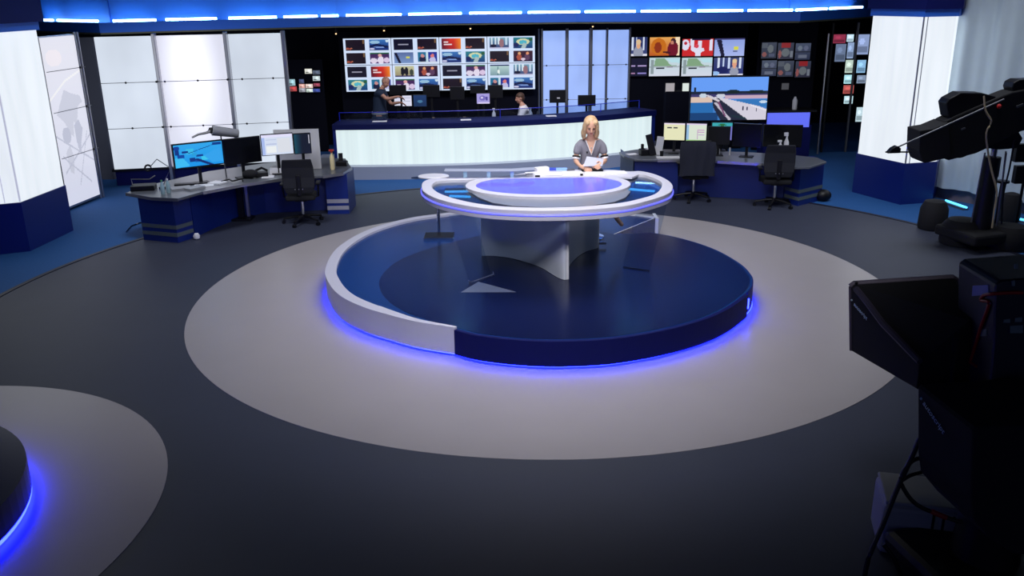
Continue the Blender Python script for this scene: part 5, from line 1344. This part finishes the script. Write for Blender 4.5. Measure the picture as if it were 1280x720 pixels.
for x0, y0, x1, y1, lab in ((1181,254,1207,263,'cyan floor light strip at the curtain foot, left of the camera pedestal'), (1266,276,1290,281,'cyan floor light strip at the curtain foot, right of the camera pedestal')):
    a, b = G(x0, y0), G(x1, y1)
    t = thing('floor_light', lab, 'floor light', ((a.x+b.x)/2, (a.y+b.y)/2, 0), 'cyan floor lights under the curtain')
    MB().box(((a.x+b.x)/2, (a.y+b.y)/2, .02), ((b-a).length, .1, .04), math.atan2(b.y-a.y, b.x-a.x)).build('housing', M_steel, t)
    MB().tube([(a.x, a.y-.02, .055), (b.x, b.y-.02, .055)], .018, 8).build('tube', M_cyan, t)

# =====================================================================
# NEAR CAMERA WITH TELEPROMPTER, LOWER RIGHT
# =====================================================================
def loft(name, loops, m_, par, bev=.01):
    m = MB(); prev = None
    for lp_ in loops:
        cur = [m.bm.verts.new(p) for p in lp_]
        if prev:
            n_ = len(cur)
            for k in range(n_): m.bm.faces.new((prev[k], prev[(k+1) % n_], cur[(k+1) % n_], cur[k]))
        else: m.bm.faces.new(cur[::-1])
        prev = cur
    m.bm.faces.new(prev)
    return m.build(name, m_, par, bevel=bev)
NYc = 5.2
q = V(1225, 560, NYc)
t = thing('studio_camera', 'large black studio camera with teleprompter hood, closest to us at the right edge', 'camera', (q.x, q.y, 0))
# hood: rim far side, narrows towards the lens
rimf = [V(1063,358,5.75), V(1067,354.5,5.75), V(1192,346.5,5.55), V(1197,350,5.55), V(1200,440,5.55), V(1196,446,5.55), V(1083,449,5.75), V(1064,438,5.75)]
endf = [V(1150,452,5.0), V(1153,450,5.0), V(1212,400,4.95), V(1214,402,4.95), V(1214,500,4.95), V(1212,502,4.95), V(1153,489,5.0), V(1146,486,5.0)]
hood = loft('prompter_hood', [rimf, endf], M_blackm, t, .006)
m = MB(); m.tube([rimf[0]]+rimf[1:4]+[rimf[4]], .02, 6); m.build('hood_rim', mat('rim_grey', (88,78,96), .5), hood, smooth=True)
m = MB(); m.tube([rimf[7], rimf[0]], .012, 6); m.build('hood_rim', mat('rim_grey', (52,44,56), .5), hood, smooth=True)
m = MB(); m.tube([V(1070,361,5.7), V(1084,378,5.56), V(1104,405,5.36), V(1150,452,4.98)], .022, 6); m.build('hood_seam', mat('seam_black', (56,52,72), .6), hood, smooth=True)
MB().sph(V(1070.5,353.8,5.73), .012, 8).build('hood_stud', M_black, hood)
# camera body and back
pxp([(1197,327), (1204,322.5), (1275,317), (1330,314), (1330,480), (1190,480), (1196,395)], 4.7, .45).build('camera_body', mat('camera_navy', (18,20,44), .5), t, bevel=.02)
def onplane(px, py, p0, n_):
    d = ray(px, py); o_ = Vector((0,0,H)); s_ = (p0-o_).dot(n_)/d.dot(n_); return o_+d*s_
sf0, sf1 = V(1197,327,5.15), V(1196,395,5.15)
sfn = Vector((0,1,0)).cross(sf1-sf0).normalized()
if sfn.x > 0: sfn = -sfn
def body_pt(px, py, lift=0.):
    """point on the camera body's side face, or on its rear face"""
    p = onplane(px, py, sf0, sfn)
    if p.y < 4.71: return V(px, py, 4.70-lift)
    return p+sfn*lift
def on_body(pts, nm, m_):
    c = sum((body_pt(*q) for q in pts), Vector((0,0,0)))/len(pts)
    n_ = sfn if c.y > 4.72 else Vector((0,-1,0))
    return MB().extr([body_pt(*q)-n_*.003 for q in pts], n_*.009).build(nm, m_, t)
on_body([(1217,357), (1236,356), (1237,368), (1216,370)], 'sticker', mat('sticker_blue', (130,140,205), .5))
for x, y, w_2, h_2 in ((1254,399,8,4), (1268,397,9,5), (1262,407,16,9), (1226,412,8,8), (1268,330,4,6), (1264,351,4,6)):
    on_body([(x,y), (x+w_2,y-1), (x+w_2,y+h_2), (x,y+h_2)], 'connector', mat('connector_grey', (110,125,130), .4))
MB().tube(smooth_line([body_pt(x, y, .012) for x, y in ((1278,366), (1262,366), (1243,367), (1232,369), (1229,375), (1238,377), (1237,386), (1231,402), (1222,430), (1216,450))], 5), .010, 8).build('red_cable', M_red, t, smooth=True)
MB().tube(smooth_line([body_pt(x, y, .012) for x, y in ((1205,442), (1212,450), (1224,458))], 4), .010, 8).build('red_cable', M_red, t, smooth=True)
# lens housing between hood and body
pxp([(1160,395), (1200,392), (1200,490), (1155,486)], 4.95, .35).build('lens_housing', M_blackm, t, bevel=.02)
# lower monitor shroud
rf = [V(1147,484,4.85), V(1150,480,4.85), V(1300,470,4.6), V(1300,640,4.6), V(1196,628,4.75), V(1170,612,4.8), V(1150,588,4.85), V(1147,565,4.85)]
ef = [p+Vector((.12,-.45,-.06)) for p in rf]
lowh = loft('monitor_shroud', [rf, ef], M_blackm, t, .01)
# pedestal below
pc = V(1240, 640, 4.75)
MB().cyl((pc.x, 4.75, .25), (pc.x, 4.75, ZV(1240,600,4.75)), .2, .16, 20).build('column', M_black, t, smooth=True)
MB().box((pc.x+.05, 4.7, .18), (1.0, .9, .14), .2).build('base', M_black, t, bevel=.05)
w = G(1120, 720); 
for dx, dy in ((-.45,-.35), (.5,-.35), (.05,.5)):
    MB().lathe((pc.x+dx, 4.7+dy, .01), [(.14,0),(.15,.03),(.14,.15),(.08,.2)], 18).build('wheel_cover', M_black, t, smooth=True)
# cables hanging from the hood
MB().tube(smooth_line([V(1150,548,4.9), V(1138,575,4.88), V(1122,610,4.85), V(1104,655,4.8), V(1085,700,4.75), V(1078,740,4.75)], 5), .016, 8).build('cable', M_cable, t, smooth=True)
MB().tube(smooth_line([V(1150,572,4.9), V(1138,578,4.88), V(1126,598,4.86), V(1132,615,4.84), V(1145,630,4.82), V(1165,640,4.8), V(1200,652,4.75), V(1230,656,4.7)], 5), .014, 8).build('cable', M_cable, t, smooth=True)
MB().tube([V(1164,639,4.79), V(1174,643.5,4.775), V(1183,647,4.765)], .017, 8).build('cable_sleeve', M_red, t, smooth=True)
MB().tube(smooth_line([V(1152,590,4.9), V(1138,594,4.87), V(1128,600,4.86)], 4), .013, 8).build('cable', M_cable, t, smooth=True)
MB().tube(smooth_line([V(1104,680,4.8), V(1118,700,4.78), V(1130,730,4.75)], 4), .014, 8).build('cable', M_cable, t, smooth=True)
# lettering on the hoods
def text_on(s, p, xdir, nrm, size, par, m_):
    cu = bpy.data.curves.new('lettering', 'FONT'); cu.body = s; cu.size = size; cu.extrude = .001
    o = bpy.data.objects.new('lettering', cu); COL.objects.link(o)
    dg = bpy.context.evaluated_depsgraph_get(); dg.update(); me = bpy.data.meshes.new_from_object(o.evaluated_get(dg)); bpy.data.objects.remove(o, do_unlink=True)
    x = Vector(xdir).normalized(); z = Vector(nrm).normalized(); y = z.cross(x).normalized(); z = x.cross(y)
    M4 = Matrix.Translation(Vector(p)-ORG[par.name]) @ Matrix((x, y, z)).transposed().to_4x4()
    me.transform(M4); me.materials.clear(); me.materials.append(m_)
    o = bpy.data.objects.new('lettering', me); COL.objects.link(o); o.parent = par; ORG[o.name] = ORG[par.name]
M_let = mat('pale_lettering', (190,215,232), .5)
na = (endf[0]-rimf[0]).cross(rimf[7]-rimf[0]).normalized()
if na.dot(Vector((0,0,H))-rimf[0]) < 0: na = -na
def onplane(px, py, p0, n_):
    d = ray(px, py); o_ = Vector((0,0,H)); s_ = (p0-o_).dot(n_)/d.dot(n_); return o_+d*s_
a, b = onplane(1068, 381, rimf[0], na), onplane(1085, 401, rimf[0], na)
text_on('autoscript', a+na*.006, b-a, na, (b-a).length*.235, hood, M_let)
a0 = onplane(1065.5, 375, rimf[0], na); MB().sph(a0+na*.006, .007, 8).build('emblem', M_let, hood)
nb = (rf[1]-rf[0]).cross(rf[7]-rf[0]).normalized()
fl = [ef[0], ef[2], ef[3], ef[7]]
nb = (ef[0]-rf[0]).cross(rf[7]-rf[0]).normalized()
if nb.dot(Vector((0,0,H))-ef[0]) < 0: nb = -nb
a, b = onplane(1154.5, 504, ef[0], nb), onplane(1182, 545, ef[0], nb)
text_on('autoscript', a+nb*.008, b-a, nb, (b-a).length*.23, lowh, M_let)
a0 = onplane(1152.5, 498, ef[0], nb); MB().sph(a0+nb*.006, .008, 8).build('emblem', M_let, lowh)
# pale equipment box on the floor behind the cables
q = G(1120, 655)
t = thing('equipment_box', 'off-white equipment case on the floor behind the cables at the lower right', 'box', (2.05, 5.0, 0))
bc_ = G(1150, 690, .0)
MB().box((bc_.x+.05, bc_.y+.1, .2), (.62, .42, .38), -.25).build('case', M_boxw, t, bevel=.04, bseg=3)
MB().box((bc_.x+.05, bc_.y+.1, .40), (.6, .4, .03), -.25).build('lid', M_boxw, t, bevel=.012)
for k in range(3):
    p = V(1144+k*8, 645, bc_.y-.12); MB().box((bc_.x+.0+k*.06, bc_.y-.1-.012*k, .3), (.016, .02, .12), -.25).build('vent', M_black, t)

# =====================================================================
# CAMERA, LIGHT, VIEW
# =====================================================================
cam = bpy.data.cameras.new('camera'); co = bpy.data.objects.new('camera', cam); COL.objects.link(co)
cam.sensor_width = 36; cam.lens = F_PX*36/1280; cam.clip_end = 200
fwd = Vector((0, math.cos(TH), -math.sin(TH))); xr = Vector((1,0,0)); yu = Vector((0, math.sin(TH), math.cos(TH)))
c, s = math.cos(RO), math.sin(RO)
xa = xr*c+yu*s; ya = xr*(-s)+yu*c
Mx = Matrix((xa, ya, -fwd)).transposed().to_4x4(); Mx.translation = Vector((0,0,H)); co.matrix_world = Mx
SC.camera = co

def area(name, loc, target, size, power, col=(1,1,1), sy=None, spread=PI):
    l = bpy.data.lights.new(name, 'AREA'); l.energy = power; l.color = col; l.size = size; l.spread = spread
    if sy: l.shape = 'RECTANGLE'; l.size_y = sy
    o = bpy.data.objects.new(name, l); COL.objects.link(o); o.location = loc
    o.rotation_euler = (Vector(target)-Vector(loc)).to_track_quat('-Z', 'Y').to_euler()
    return o
area('studio_light', (.4, 10.2, 5.6), (.4, 11.2, 0), 3.0, 150, (.97,.97,1), 3.0, 1.9)
area('studio_light', (.4, 4.2, 5.7), (.4, 10.6, .4), 2.2, 115, (.97,.97,1), 1.4, 1.35)
area('studio_light', (-4.3, 12.4, 5.6), (-4.6, 14.5, 0), 1.5, 62, (.92,.95,1), 1.5, 2.0)
area('studio_light', (4.8, 12.8, 5.6), (4.6, 15., 0), 1.5, 62, (.92,.95,1), 1.5, 2.0)
area('studio_light', (6.2, 12.5, 5.6), (8.3, 13., 2.), 1.2, 40, (.95,.97,1), 1.2, 2.0)
area('studio_light', (0, 16.8, 5.2), (.4, 19.6, .9), 5., 110, (.95,.95,1), 1.0, 2.0)  # added unseen fill, brightens the people and plinth at the counter
area('studio_light', (-5.5, 7.5, 5.6), (-4.6, 7.0, 0), 1.0, 20, (.9,.94,1), 1.0, 1.8)
kl = bpy.data.lights.new('key_light', 'SPOT'); kl.energy = 80; kl.spot_size = math.radians(15); kl.spot_blend = .7; kl.shadow_soft_size = .2
ko = bpy.data.objects.new('key_light', kl); COL.objects.link(ko); ko.location = (.8, 7.5, 5.5); ko.rotation_euler = (Vector((PX, 12.1, 1.7))-ko.location).to_track_quat('-Z', 'Y').to_euler()
w = bpy.data.worlds.new('world'); SC.world = w; w.use_nodes = True
w.node_tree.nodes['Background'].inputs[0].default_value = (.06, .075, .16, 1); w.node_tree.nodes['Background'].inputs[1].default_value = .75
SC.view_settings.view_transform = 'Standard'; SC.view_settings.look = 'None'
SC.view_settings.exposure = 0.; SC.view_settings.gamma = 1.; SC.view_settings.use_curve_mapping = False
